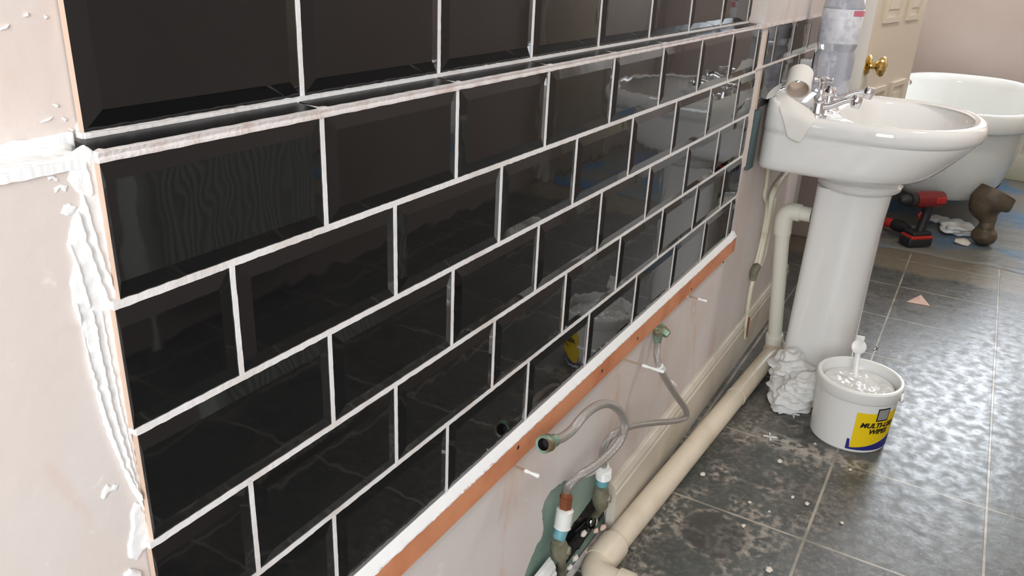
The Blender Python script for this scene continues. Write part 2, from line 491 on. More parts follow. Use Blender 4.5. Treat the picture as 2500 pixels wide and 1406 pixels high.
# opposite wall with the near window opening
bm = bmesh.new()
WX0, WX1, WZ0, WZ1 = -1.65, -0.45, -0.10, 1.0
box(bm, XW0, WX0, YOPP - .1, YOPP, FZ, ZC); box(bm, WX0, WX1, YOPP - .1, YOPP, FZ, WZ0); box(bm, WX0, WX1, YOPP - .1, YOPP, WZ1, ZC)
box(bm, WX1, 5.3, YOPP - .1, YOPP, FZ, ZC)
struct(from_bm('wall_opposite', bm, M_WALLP))
# far wall with the window over the bath
bm = bmesh.new()
FY0, FY1, FZ0, FZ1 = -1.20, -0.36, 0.12, 1.25
box(bm, XFAR, XFAR + .1, YOPP, FY0, FZ, ZC); box(bm, XFAR, XFAR + .1, FY1, 0.16, FZ, ZC)
box(bm, XFAR, XFAR + .1, FY0, FY1, FZ, FZ0); box(bm, XFAR, XFAR + .1, FY0, FY1, FZ1, ZC)
struct(from_bm('wall_far', bm, M_WALLP))


def window(name, along, x, y0, y1, z0, z1, d):
    """white frame with one transom, glazed"""
    bm = bmesh.new(); t = 0.045

    def bar(a0, a1, b0, b1):
        if along == 'y': box(bm, x, x + d, a0, a1, b0, b1)
        else: box(bm, a0, a1, x, x + d, b0, b1)
    bar(y0, y0 + t, z0, z1); bar(y1 - t, y1, z0, z1); bar(y0 + t, y1 - t, z0, z0 + t); bar(y0 + t, y1 - t, z1 - t, z1)
    bar(y0 + t, y1 - t, (z0 + z1) / 2 + .2, (z0 + z1) / 2 + .2 + t * .8)
    return struct(from_bm(name, bm, M_WHITEPL))


window('window_1', 'y', XFAR + .01, FY0, FY1, FZ0, FZ1, 0.03)
window('added_fill_window', 'y', XW0 - .03, LY0, LY1, LZ0, LZ1, 0.02)  # unseen frame for the window added as fill
window('window_2', 'x', YOPP - .03, WX0, WX1, WZ0, WZ1, 0.02)

lampo = thing('added_ceiling_lamp', 'added round white ceiling lamp, unseen, housing the fill light above the room', 'lamp')  # unseen casing round the added overhead fill
SK_TOP = -0.865


def skirting(name, x0, x1, face=-0.008, back=0.0095, m=None):
    prof = [(back, FZ + .001), (face, FZ + .001), (face, SK_TOP - .028), (face + .003, SK_TOP - .024), (face + .003, SK_TOP - .016), (face + .009, SK_TOP - .006),
            (face + .013, SK_TOP - .004), (face + .015, SK_TOP), (back, SK_TOP)]
    bm = bmesh.new()
    A = [bm.verts.new((x0, y, z)) for y, z in prof]; B = [bm.verts.new((x1, y, z)) for y, z in prof]
    n = len(prof)
    for i in range(n): bm.faces.new((A[i], A[(i + 1) % n], B[(i + 1) % n], B[i]))
    bm.faces.new(list(reversed(A))); bm.faces.new(B)
    return struct(from_bm(name, bm, m or M_CREAM, smooth=True, angle=0.5))


skirting('baseboard_right', 0.80, XW1)
skirting('baseboard_left', XW0, 0.535, m=M_WHITEPL)
bm = bmesh.new(); box(bm, XFAR - .018, XFAR - .0005, YOPP, 0.05, FZ + .001, -0.84, bev=0.004)
struct(from_bm('baseboard_far', bm, mat('far_skirting', (196, 194, 172), rough=0.4), smooth=True))

lathe('added_lamp_casing', [(0, 0), (.17, 0), (.17, -.02), (.155, -.066), (0.148, -.066), (.148, -.03), (0, -.03)], (1.9, -.92, ZC), (0, 0, 1), M_WHITEPL, lampo)

# ------------------------------------------------------------------ tiling
LINES = [-0.0097, -0.1079, -0.2078, -0.3079, -0.4095, -0.5115]
P_ = 0.203
GH, GV = 0.0052, 0.0042
ROWOFF = [0, -0.5 * P_ - 0.005, -0.0025, -0.5 * P_ - 0.007, -0.0083]
LEFTS = [-0.2015, -0.2065, -0.2045, -0.2075, -0.2065]


def metro(bm, x0, x1, z0, z1, yf, thick=0.0085, bev=0.0135, rise=0.0026, cl=False, cr=False):
    """one bevelled tile: glazed front (material 0), biscuit sides (material 1); cl / cr = cut edge without bevel"""
    b0 = 0.0005 if cl else bev; b1 = 0.0005 if cr else bev
    bz = min(bev, (z1 - z0) * .45)
    o = [(x0, z0), (x1, z0), (x1, z1), (x0, z1)]
    i = [(x0 + b0, z0 + bz), (x1 - b1, z0 + bz), (x1 - b1, z1 - bz), (x0 + b0, z1 - bz)]
    yo = yf + rise
    O = []
    for k, (a, c) in enumerate(o): O.append(bm.verts.new((a, (yf + rise * .1) if ((cl and a == x0) or (cr and a == x1)) and False else yo, c)))
    I = [bm.verts.new((a, yf, c)) for a, c in i]
    B = [bm.verts.new((a, yf + thick, c)) for a, c in o]
    bm.faces.new(I).material_index = 0
    for k in range(4):
        j = (k + 1) % 4
        bm.faces.new((O[k], O[j], I[j], I[k])).material_index = 0
        bm.faces.new((B[k], B[j], O[j], O[k])).material_index = 1


def spans(x0, x1, off, pitch=P_):
    k = math.floor((x0 - off) / pitch); out = []
    while True:
        a, b = off + k * pitch, off + (k + 1) * pitch
        if a >= x1 - 0.004: break
        aa, bb = max(a, x0), min(b, x1)
        if bb - aa > 0.008: out.append((aa, bb, aa > a + 1e-6, bb < b - 1e-6))
        k += 1
    return out


def tilewall(name, rows, yf, gx0, gx1, gz0, gz1, grout_m=M_GROUT):
    bm = bmesh.new()
    for (x0, x1, z0, z1, off) in rows:
        for a, b, cl, cr in spans(x0, x1, off):
            metro(bm, a + (0 if cl else GV / 2), b - (0 if cr else GV / 2), z0, z1, yf, cl=cl, cr=cr)
    o = struct(from_bm(name, bm, [M_TILE, M_BISCUIT]))
    return o


rows = []
for r in range(5):
    rows.append((LEFTS[r], T_END, LINES[r + 1] + GH / 2, LINES[r] - (GH / 2 if r else 0.0), ROWOFF[r]))
wt = tilewall('wall_tiled_lower', rows, 0.0, 0, 0, 0, 0)


def rough_bar(bm, x0, x1, z0, z1, yb, yf, step=0.004, amp=0.0006, seed=0, vert=False):
    """a grout line with slightly uneven edges and face, running along x (or z if vert)"""
    L = (z1 - z0) if vert else (x1 - x0)
    n = max(2, int(L / step)); prev = None
    for k in range(n + 1):
        t = k / n
        s = (z0 + L * t) if vert else (x0 + L * t)
        q = Vector((s * 120, seed * 3.1, 0))
        a = amp * noise.noise(q); b = amp * noise.noise(q + Vector((0, 9, 4))); c = 0.5 * amp * noise.noise(q * 2 + Vector((5, 5, 5)))
        if vert: ring = [(x0 + a, yb, s), (x0 + a, yf + c, s), (x1 + b, yf + c, s), (x1 + b, yb, s)]
        else: ring = [(s, yb, z0 + a), (s, yf + c, z0 + a), (s, yf + c, z1 + b), (s, yb, z1 + b)]
        ring = [bm.verts.new(p) for p in ring]
        if prev:
            for i in range(4): bm.faces.new((prev[i], prev[(i + 1) % 4], ring[(i + 1) % 4], ring[i]))
        else: bm.faces.new(ring)
        prev = ring
    bm.faces.new(list(reversed(prev)))


bm = bmesh.new(); YG = 0.0018
for r in range(1, 5): rough_bar(bm, LEFTS[r] - 0.001, T_END, LINES[r] - GH / 2 - .0004, LINES[r] + GH / 2 + .0004, 0.009, YG, seed=r)
for r, (x0, x1, z0, z1, off) in enumerate(rows):
    for a, b, cl, cr in spans(x0, x1, off):
        if not cr: rough_bar(bm, b - GV / 2 - .0003, b + GV / 2 + .0003, z0 - .001, z1 + .001, 0.009, YG, seed=r * 7 + b * 10, vert=True, amp=0.0004)
o = from_bm('grout', bm, M_GROUT, wt)

# recess row above the ledge
UOFF = 0.0142
up = [(-0.189, 1.450, 0.0008, 0.0965, UOFF), (-0.189, 1.450, 0.1015, 0.2, UOFF + P_ / 2), (-0.189, 1.450, 0.205, 0.3035, UOFF)]
wu = tilewall('wall_tiled_upper', up, 0.034, 0, 0, 0, 0)
bm = bmesh.new()
for r, (x0, x1, z0, z1, off) in enumerate(up):
    rough_bar(bm, x0, x1, z0 - .0040, z0, 0.043, 0.0355, seed=20 + r, amp=0.0008)
    for a, b, cl, cr in spans(x0, x1, off):
        if not cr: rough_bar(bm, b - GV / 2 - .0003, b + GV / 2 + .0003, z0, z1, 0.043, 0.0358, seed=40 + r * 7 + b * 10, vert=True, amp=0.0004)
rough_bar(bm, -0.189, 1.450, -0.0034, 0.0006, 0.0345, 0.0322, seed=55, amp=0.0009)
from_bm('grout', bm, M_GROUT, wu)

# glazed sill strips on the ledge + thick adhesive edge in front of them
bm = bmesh.new()
for a, b, cl, cr in spans(-0.1985, 1.450, 0.004):
    nb = len(bm.verts); box(bm, a + 0.0016, b - 0.0016, 0.0052, 0.0328, -0.0095, -0.0041)
    for v in list(bm.verts)[nb:]:
        if v.co.z > -0.006: v.co.z = -0.0024 if v.co.y > 0.02 else -0.0046
struct(from_bm('trim_1', bm, mat('sill_glaze', (12, 12, 13), rough=0.34, spec=0.25)))
bm = bmesh.new()
n = 420; prev = None
for k in range(n + 1):
    x = -0.2025 + (1.452 + 0.2025) * k / n
    q = Vector((x * 60, 2, 0)); a = noise.noise(q); b = noise.noise(q * 2.3 + Vector((4, 0, 0))); j = abs(((x - 0.004) / P_) % 1 - 0.5)
    lump = 0.0012 if j > 0.485 else 0
    ring = [(x, 0.0072 + 0.0010 * b, -0.0088), (x, 0.0058 + 0.0008 * b, -0.0040 + 0.0004 * a + lump), (x, 0.0030 + .0006 * a, -0.0038 + 0.0004 * b + lump), (x, 0.0004, -0.0046 + .0004 * a),
            (x, 0.0016, -0.0075 + .0005 * b), (x, 0.0004, -0.0092), (x, 0.0006, -0.0112 + 0.0006 * a), (x, 0.0060, -0.0118)]
    ring = [bm.verts.new(p) for p in ring]; m_ = len(ring)
    if prev:
        for i in range(m_): bm.faces.new((prev[i], prev[(i + 1) % m_], ring[(i + 1) % m_], ring[i]))
    else: bm.faces.new(ring)
    prev = ring
bm.faces.new(list(reversed(prev)))
for a, b, cl, cr in spans(-0.1985, 1.450, 0.004):
    if not cr: rough_bar(bm, b - .0016, b + .0016, -0.0085, -0.0038, 0.033, 0.005, seed=b, amp=.0003)
struct(from_bm('trim_2', bm, M_GROUT2, smooth=True, angle=0.9))

# splashback behind the basin
SPX0, SPX1 = 1.512, 2.137
sp = [(SPX0, SPX1, -0.1005, -0.0125, 1.592), (SPX0, SPX1, -0.204, -0.1055, 1.592 - P_ * .5 + .23)]
ws = tilewall('wall_tiled_splashback', sp, 0.0, 0, 0, 0, 0)
bm = bmesh.new(); rough_bar(bm, SPX0 - .07, SPX1, -0.1058, -0.1002, 0.009, YG - .0006, seed=77)
for r, (x0, x1, z0, z1, off) in enumerate(sp):
    for a, b, cl, cr in spans(x0, x1, off):
        if not cr: rough_bar(bm, b - .002, b + .002, z0, z1, 0.009, YG, seed=b, vert=True)
from_bm('grout', bm, M_GROUT2, ws)
# bare plaster strip between the tiling and the splashback, lip of plaster over it
bm = bmesh.new(); rough_bar(bm, 1.4495, 1.5095, -0.345, -0.0115, 0.0099, 0.0045, seed=81, vert=True, amp=0.0015, step=0.01)
struct(from_bm('trim_3', bm, M_PLASTER))
bm = bmesh.new(); rough_bar(bm, 1.42, 2.15, -0.0118, -0.0035, 0.010, -0.0012, seed=83, amp=0.0022, step=0.008)
struct(from_bm('trim_4', bm, M_GROUT2))

# timber batten under the tiles with adhesive squeezed along its top
bt = thing('support_batten', 'long orange timber batten screwed along the wall under the lowest row of black tiles', 'batten')
bm = bmesh.new(); box(bm, T0 - .01, 1.494, -0.0045, 0.0098, -0.5635, -0.5225, bev=0.0008, segs=1)
from_bm('strip', bm, M_BATTEN, bt)
bm = bmesh.new(); n = 520; prev = None
for k in range(n + 1):
    x = T0 + (1.494 - T0) * k / n
    q = Vector((x * 70, 0, 1)); a = noise.noise(q); b = noise.noise(q * 2.7 + Vector((3, 3, 0))); c = noise.noise(q * 0.4)
    ring = [(x, 0.0098, -0.5225), (x, 0.0098, -0.5108), (x, 0.0042 + .0006 * b, -0.5106 + .001 * a), (x, 0.0012 + .001 * a, -0.5135 + .001 * b), (x, 0.0000 + 0.0010 * b, -0.5165 + .001 * c),
            (x, -0.0040 + 0.0012 * a, -0.5212 + .0012 * b), (x, -0.0052 + 0.0010 * b, -0.5240 + 0.0022 * c), (x, -0.0046, -0.5255 + .002 * a)]
    ring = [bm.verts.new(p) for p in ring]; m_ = len(ring)
    if prev:
        for i in range(m_): bm.faces.new((prev[i], prev[(i + 1) % m_], ring[(i + 1) % m_], ring[i]))
    else: bm.faces.new(ring)
    prev = ring
bm.faces.new(list(reversed(prev)))
tag(from_bm('adhesive_bead', bm, M_ADH, bt, smooth=True, angle=1.0), 'white tile adhesive squeezed out along the batten top')
for a, b in ((1265, 1092), (1557, 826), (1470, 905), (1766, 640), (1688, 706)):
    p = pt(a, b, 1, -0.0045)
    lathe('screw_hole', [(0, -0.0006), (0.0034, -0.0006), (0.0030, 0.0004), (0, 0.0008)], p, (0, -1, 0), M_BLACK, bt, segs=14)
# ragged paint edge below the batten
bm = bmesh.new(); rough_bar(bm, T0, 1.50, -0.5655, -0.5615, 0.0099, 0.0065, seed=91, amp=0.0022, step=0.005)
struct(from_bm('trim_5', bm, M_GROUT))


# screws left sticking out under the batten
def stray_screw(px, py, px2, py2, label):
    a = pt(px, py, 1, 0.006)
    t = thing('stray_screw', label, 'screw', 'long screws sticking out of the plaster under the batten')
    L = 0.0
    # length along -y so that its tip projects beyond the wall
    best = min((abs((CAMPROJ(a + Vector((0, -d / 1000, 0)))[0]) - px2), d) for d in range(10, 120))[1] / 1000
    b = a + Vector((0, -best, -0.002))
    tube('shank', [a, a.lerp(b, .55)], 0.0018, M_SCREW, t, segs=10)
    tube('plug', [a.lerp(b, .55), a.lerp(b, .62), a.lerp(b, .7), a.lerp(b, .95), b], [0.0030, 0.0034, 0.0022, 0.0034, 0.0024], M_WHITEPL, t, segs=10)
    lathe('plug_collar', [(0, 0), (0.0060, 0), (0.0052, 0.003), (0.0020, 0.004)], a, (0, -1, 0), M_GROUT2, t, segs=12)


def CAMPROJ(p):
    d = p - CAM; z = d.dot(fwd)
    return 1250 + FPX * d.dot(R_) / z, 703 - FPX * d.dot(U_) / z


stray_screw(1240, 1131, 1316, 1152, 'long screw with a worn plug sticking out beside the open hose end')
stray_screw(1505, 872, 1622, 902, 'long pale screw sticking out of the batten bottom beside the upper hose')
stray_screw(1678, 722, 1726, 737, 'short screw sticking out under the far end of the batten')


# ------------------------------------------------------------------ adhesive smeared down the left edge of the tiling
def dist_seg(p, a, b):
    ab = (b[0] - a[0], b[1] - a[1]); t = max(0, min(1, ((p[0] - a[0]) * ab[0] + (p[1] - a[1]) * ab[1]) / (ab[0] ** 2 + ab[1] ** 2 + 1e-12)))
    dx, dy = p[0] - a[0] - ab[0] * t, p[1] - a[1] - ab[1] * t
    return math.hypot(dx, dy)


def inside(p, poly):
    r = False; j = len(poly) - 1
    for i in range(len(poly)):
        xi, yi = poly[i]; xj, yj = poly[j]
        if (yi > p[1]) != (yj > p[1]) and p[0] < (xj - xi) * (p[1] - yi) / (yj - yi) + xi: r = not r
        j = i
    return r


def heightfield(name, polys, ridges, res, m, parent=None, yb=0.0099, base=0.0016, edge=0.0022, seed=0, ztop=False, lump=0.0010):
    """adhesive on a wall: polys (outlines in x,z), ridges [(points, width, height)]"""
    xs = [p[0] for q in polys for p in q]; zs = [p[1] for q in polys for p in q]
    x0, x1, z0, z1 = min(xs) - .002, max(xs) + .002, min(zs) - .002, max(zs) + .002
    nx, nz_ = int((x1 - x0) / res), int((z1 - z0) / res)
    H = {}
    for i in range(nx + 1):
        for j in range(nz_ + 1):
            p = (x0 + i * res, z0 + j * res)
            q = Vector((p[0] * 420, p[1] * 420, seed)); w1 = (p[0] + 0.0009 * noise.noise(q * .45), p[1] + 0.0009 * noise.noise(q * .45 + Vector((8, 2, 1))))
            h = -1
            for poly in polys:
                if inside(w1, poly):
                    d = min(dist_seg(w1, poly[k], poly[(k + 1) % len(poly)]) for k in range(len(poly)))
                    h = max(h, base * min(1, (d / edge)) ** .5 + lump * 0.5 * noise.noise(q * .3) + 0.00010 * noise.noise(q * 1.6))
            if h > -1:
                for pts_, wd, ht in ridges:
                    d = min(dist_seg(w1, pts_[k], pts_[k + 1]) for k in range(len(pts_) - 1))
                    if d < wd: h += ht * (0.5 + 0.5 * math.cos(PI * d / wd)) * (0.8 + 0.4 * noise.noise(q * .35))
                H[(i, j)] = max(h, 0.0002)
    bm = bmesh.new(); V = {}
    for (i, j), h in H.items():
        a, b = x0 + i * res, z0 + j * res
        V[(i, j)] = bm.verts.new((a, b, yb + h) if ztop else (a, yb - h, b))
    W = {}
    for (i, j) in H:
        if (i + 1, j) in H and (i, j + 1) in H and (i + 1, j + 1) in H:
            bm.faces.new((V[(i, j)], V[(i + 1, j)], V[(i + 1, j + 1)], V[(i, j + 1)]))
    # close the rim down to the wall
    be = [e for e in bm.edges if e.is_boundary]
    r = bmesh.ops.extrude_edge_only(bm, edges=be)
    for v in [g for g in r['geom'] if isinstance(g, bmesh.types.BMVert)]:
        if ztop: v.co.z = yb
        else: v.co.y = yb
    loose = [v for v in bm.verts if not v.link_faces]
    bmesh.ops.delete(bm, geom=loose, context='VERTS')
    return from_bm(name, bm, m, parent, smooth=True, angle=1.3)


def L(px, y=0.009): return xz(px, y)


smear = thing('tile_adhesive_smear', 'thick ridged white adhesive smeared down the plaster along the left edge of the black tiles', 'tile adhesive')
main1 = L([(246, 378), (205, 352), (150, 385), (152, 408), (176, 400), (165, 440), (196, 480), (196, 500), (174, 545), (164, 598), (180, 640), (172, 690), (178, 745), (200, 800), (214, 880), (240, 985), (262, 1062),
           (292, 1125), (310, 1175), (332, 1215), (352, 1250), (362, 1255), (354, 1210), (336, 1120), (318, 1010), (304, 900), (292, 800), (284, 752), (298, 738), (290, 680), (275, 560), (262, 470)])
rid = [(L([(182, 500), (205, 585), (232, 660), (262, 742)]), 0.0022, 0.0030), (L([(200, 480), (224, 560), (248, 640), (286, 735)]), 0.0016, 0.0026),
       (L([(168, 600), (190, 660), (215, 745)]), 0.0018, 0.0022), (L([(240, 420), (250, 520), (268, 640), (290, 735)]), 0.0014, 0.0008),
       (L([(205, 400), (215, 440), (222, 470)]), 0.0024, 0.0022), (L([(184, 745), (215, 880), (255, 1020), (300, 1140), (340, 1215)]), 0.0016, 0.0030),
       (L([(222, 760), (245, 880), (275, 1010), (310, 1120), (346, 1235)]), 0.0012, 0.0026), (L([(246, 760), (268, 880), (296, 1010), (330, 1150)]), 0.0010, 0.0012),
       (L([(255, 745), (285, 752), (292, 738)]), 0.0014, 0.0026)]
heightfield('main_smear', [main1], rid, 0.00045, M_ADH, smear)
heightfield('lower_dab', [L([(330, 1225), (318, 1255), (322, 1290), (312, 1330), (314, 1362), (335, 1368), (350, 1345), (366, 1332), (372, 1318), (366, 1285), (356, 1252), (345, 1232)])], [], 0.0005, M_ADH, smear, base=0.0018, seed=4)
heightfield('lower_dab', [L([(302, 1400), (318, 1388), (345, 1392), (352, 1420), (330, 1440), (305, 1430)])], [], 0.0006, M_ADH, smear, base=0.0026, seed=5)
heightfield('chip', [L([(262, 1182), (248, 1200), (246, 1216), (256, 1220), (266, 1205), (288, 1196), (294, 1182), (280, 1184), (272, 1192)])], [], 0.0004, M_ADH, smear, base=0.0010, seed=6)
heightfield('smudge', [L([(158, 500), (150, 522), (168, 530), (182, 520), (190, 505), (172, 496)])], [], 0.0004, M_ADH, smear, base=0.0011, seed=7)
heightfield('smudge', [L([(116, 432), (120, 440), (132, 438), (146, 444), (148, 434), (134, 428)])], [], 0.0004, M_ADH, smear, base=0.0008, seed=8)
heightfield('smudge', [L([(130, 462), (138, 474), (150, 462), (162, 470), (166, 455), (150, 450)])], [], 0.0004, M_ADH, smear, base=0.0008, seed=9)

ledgeadh = thing('ledge_adhesive', 'thick band of white adhesive trowelled along the bare plaster ledge at the left', 'tile adhesive')
# on the ledge top, left of the sill strips (x, y outline)
poly = [(-0.42, 0.0095), (-0.2035, 0.0085), (-0.2000, 0.0200), (-0.1985, 0.0340), (-0.1900, 0.0430), (-0.42, 0.0438)]
heightfield('band', [poly], [([(-0.42, 0.040), (-0.19, 0.041)], 0.006, 0.0030), ([(-0.42, 0.013), (-0.21, 0.013)], 0.004, 0.0016)], 0.0012, M_ADH, ledgeadh, yb=-0.0101, base=0.0030, edge=0.004, ztop=True, seed=12, lump=0.003)
heightfield('corner_dab', [xz([(190, 292), (184, 310), (186, 328), (200, 338), (206, 330), (202, 312), (198, 292)], 0.0435)], [], 0.0005, M_ADH, ledgeadh, yb=0.0439, base=0.0024, seed=14)
bm = bmesh.new(); rough_bar(bm, -0.42, -0.192, -0.0100, 0.0010, 0.0439, 0.0410, seed=98, amp=0.0014, step=0.001)
from_bm('upper_edge', bm, M_ADH, ledgeadh)
bm = bmesh.new(); rough_bar(bm, -0.42, -0.2035, -0.0140, -0.0075, 0.0099, 0.0078, seed=99, amp=0.0010, step=0.001)
from_bm('lower_edge', bm, M_ADH, ledgeadh)
# small flecks on the upper plaster
for k, (a, b, c, d) in enumerate(((0, 72, 22, 60), (58, 40, 68, 32), (108, 38, 112, 46), (130, 255, 142, 262), (152, 288, 160, 296), (170, 314, 176, 322), (100, 298, 128, 286), (6, 1046, 6, 1046))):
    if k == 7: continue
    p, q = pt(a, b, 1, 0.0438), pt(c, d, 1, 0.0438)
    t = tube('fleck', [p, p.lerp(q, .5) + Vector((0.0005, -0.0008, 0)), q], [0.0005, 0.0009, 0.0004], M_ADH, ledgeadh, segs=8)

# ------------------------------------------------------------------ pipes
wp = thing('waste_pipe', 'white plastic waste pipe dropping from an elbow behind the pedestal and running along the floor', 'pipe')
PX, PY = 1.845, -0.088
PT = Vector((1.800, -0.058, -0.560)); PB = Vector((PX, PY, -0.955))
tube('vertical_pipe', [PB, PT], 0.0205, M_PIPEW, wp, segs=24)
tube('elbow', [PT + Vector((.002, -.002, -.028)), PT, PT + Vector((-.001, -.001, .022)), PT + Vector((-.001, -.008, .036)), PT + Vector((0, -.022, .041)), PT + Vector((0, -.042, .041))], 0.0245, M_PIPEW, wp, segs=24, smoothpath=6)
tube('branch_pipe', [PT + Vector((0, -.040, .041)), PT + Vector((0, -.071, .041))], 0.0205, M_PIPEW, wp, segs=24)
lathe('collar', [(0.0206, 0), (0.0255, 0.001), (0.0262, 0.006), (0.0262, 0.036), (0.0245, 0.040), (0.0206, 0.041)], PB, PT - PB, M_PIPEW, wp)
A = Vector((1.862, -0.093, -0.972)); B = Vector((0.705, -0.0290, -0.972)); dv = (B - A).normalized()
tube('floor_pipe', [A, B], 0.0262, M_PIPEC, wp, segs=28)
lathe('floor_collar', [(0.0263, 0), (0.0305, 0.001), (0.0310, 0.006), (0.0310, 0.040), (0.0295, 0.045), (0.0263, 0.046)], A + dv * -0.012, dv, M_PIPEC, wp)
tube('tee_bend', [(PX, PY, -0.935), (PX, PY, -0.950), (PX - .004, PY, -0.962), (PX - .02, PY + .001, -0.971)], 0.0262, M_PIPEC, wp, segs=24)
lathe('joint_sleeve', [(0.0263, 0), (0.0312, 0.002), (0.0318, 0.008), (0.0318, 0.065), (0.0300, 0.072), (0.0263, 0.073)], B + dv * -0.05, dv, M_PIPEC, wp)
E0 = B + dv * 0.02
bend = [B, B + dv * 0.02, B + dv * 0.045 + Vector((0, -0.008, 0)), B + dv * 0.055 + Vector((0, -0.035, 0)), B + dv * 0.055 + Vector((0, -0.085, 0))]
tube('outlet_bend', bend, 0.0285, M_PIPEC, wp, segs=24, smoothpath=6)
lathe('outlet_collar', [(0.0285, 0), (0.0330, 0.001), (0.0335, 0.012), (0.0335, 0.030), (0.0290, 0.032)], B + dv * 0.055 + Vector((0, -0.055, 0)), (0, -1, 0), M_PIPEC, wp)
tube('pipe_clip', [A.lerp(B, .32) + Vector((0, .0, 0)), A.lerp(B, .325)], 0.0275, M_PIPEC, wp, segs=28)

sup = thing('supply_pipes', 'pair of cream painted supply pipes running down the plaster from behind the basin', 'pipe')
y0 = -0.002
A1 = [pt(a, b, 1, y0) for a, b in ((1938, 405), (1918, 425), (1893, 458), (1882, 490), (1874, 540), (1862, 600), (1850, 650))]
tube('front_pipe', A1, 0.0085, M_PIPEP, sup, segs=14, smoothpath=5)
A2 = [pt(a, b, 1, 0.004) for a, b in ((1876, 400), (1872, 440), (1866, 480), (1872, 500), (1868, 540), (1856, 600), (1842, 655))]
tube('rear_pipe', A2, 0.0055, M_PIPEP, sup, segs=12, smoothpath=4)
A3 = [pt(a, b, 1, 0.001) for a, b in ((1893, 480), (1886, 520), (1876, 580), (1868, 620), (1857, 650))]
tube('rear_pipe', A3, 0.0050, M_PIPEP, sup, segs=12, smoothpath=4)
A4 = [pt(a, b, 1, y0 + .001) for a, b in ((1848, 650), (1840, 664), (1838, 682))]
tube('joint', A4, [0.012, 0.0135, 0.010], M_VALVE, sup, segs=12, smoothpath=0)
A5 = [pt(a, b, 1, y0 + .001) for a, b in ((1838, 684), (1833, 705), (1828, 735), (1824, 765))]
tube('lower_pipe', A5, 0.0062, M_PIPEP, sup, segs=12, smoothpath=4)
A6 = [pt(a, b, 1, -0.013) for a, b in ((1824, 768), (1821, 790), (1819, 812), (1818, 826))]
tube('lower_pipe', A6, 0.0042, M_PIPEP, sup, segs=10, smoothpath=3)
tag(tube('bare_copper_end', [pt(a, b, 1, -0.014) for a, b in ((1829, 775), (1825, 800), (1822, 822))], 0.0032, M_COPPER, sup, segs=10), 'bare copper pipe end')

# ------------------------------------------------------------------ braided hoses and old valves
h1 = thing('braided_hose', 'braided steel hose hanging from a green tarnished nut high on the plaster', 'hose')
hp = [pt(1606, 832, 1, -0.010), pt(1604, 862, 1, -0.022), pt(1610, 895, 1, -0.032), pt(1628, 930, 1, -0.040), pt(1650, 965, 1, -0.048), pt(1674, 1000, 1, -0.052), pt(1672, 1020, 1, -0.050),
      pt(1640, 1028, 1, -0.046), pt(1590, 1032, 1, -0.042), pt(1540, 1040, 1, -0.036), pt(1500, 1058, 1, -0.026), pt(1478, 1085, 1, -0.016), pt(1470, 1115, 1, -0.008), pt(1474, 1135, 1, -0.004)]
tube('braid', hp, 0.0070, M_BRAID, h1, segs=18, smoothpath=8, uv=True)
a = pt(1607, 800, 1, 0.004)
lathe('wall_nut', [(0, 0.0), (0.0105, 0.0), (0.0118, 0.004), (0.0118, 0.014), (0.010, 0.018), (0.0085, 0.026), (0, 0.026)], a, (-0.05, -1, -0.35), M_VERDI, h1, segs=6)
tube('ferrule', [pt(1607, 806, 1, -0.012), pt(1606, 822, 1, -0.012), pt(1605, 836, 1, -0.012)], [0.0098, 0.0098, 0.0076], M_VERDI, h1, segs=16)
for (u, v, q, r_) in ((1611, 893, 1624, 912), (1637, 935, 1652, 948)):
    tube('plastic_band', [pt(u, v, 1, -0.034), pt((u + q) / 2, (v + r_) / 2, 1, -0.036)], 0.0072, M_WHITEPL, h1, segs=16)

h2 = thing('braided_hose', 'braided steel hose looping up from the hole to a loose open brass nut', 'hose')
hp = [pt(1345, 1078, 1, -0.036), pt(1372, 1068, 1, -0.038), pt(1398, 1048, 1, -0.040), pt(1425, 1015, 1, -0.042), pt(1455, 992, 1, -0.044), pt(1485, 985, 1, -0.046), pt(1510, 1000, 1, -0.048), pt(1524, 1030, 1, -0.050),
      pt(1520, 1062, 1, -0.050), pt(1502, 1092, 1, -0.048), pt(1476, 1118, 1, -0.042), pt(1445, 1142, 1, -0.034), pt(1415, 1160, 1, -0.024), pt(1392, 1182, 1, -0.012), pt(1384, 1198, 1, -0.004)]
tube('braid', hp, 0.0076, M_BRAID, h2, segs=18, smoothpath=8, uv=True)
d = (pt(1318, 1088, 1, -0.034) - hp[0]).normalized()
nut_ = lathe('open_nut', [(0.0068, -0.012), (0.0098, -0.010), (0.0098, 0.004), (0.0125, 0.006), (0.0135, 0.008), (0.0135, 0.022), (0.0125, 0.024), (0.0092, 0.0235), (0.0085, 0.010), (0, 0.008)], hp[0], d, M_VERDI, h2, segs=24)
lathe('dark_bore', [(0, 0.0088), (0.0086, 0.009), (0.0091, 0.0225), (0.0088, 0.0225), (0.0080, 0.0100), (0, 0.0094)], hp[0], d, M_BLACK, nut_, segs=24)


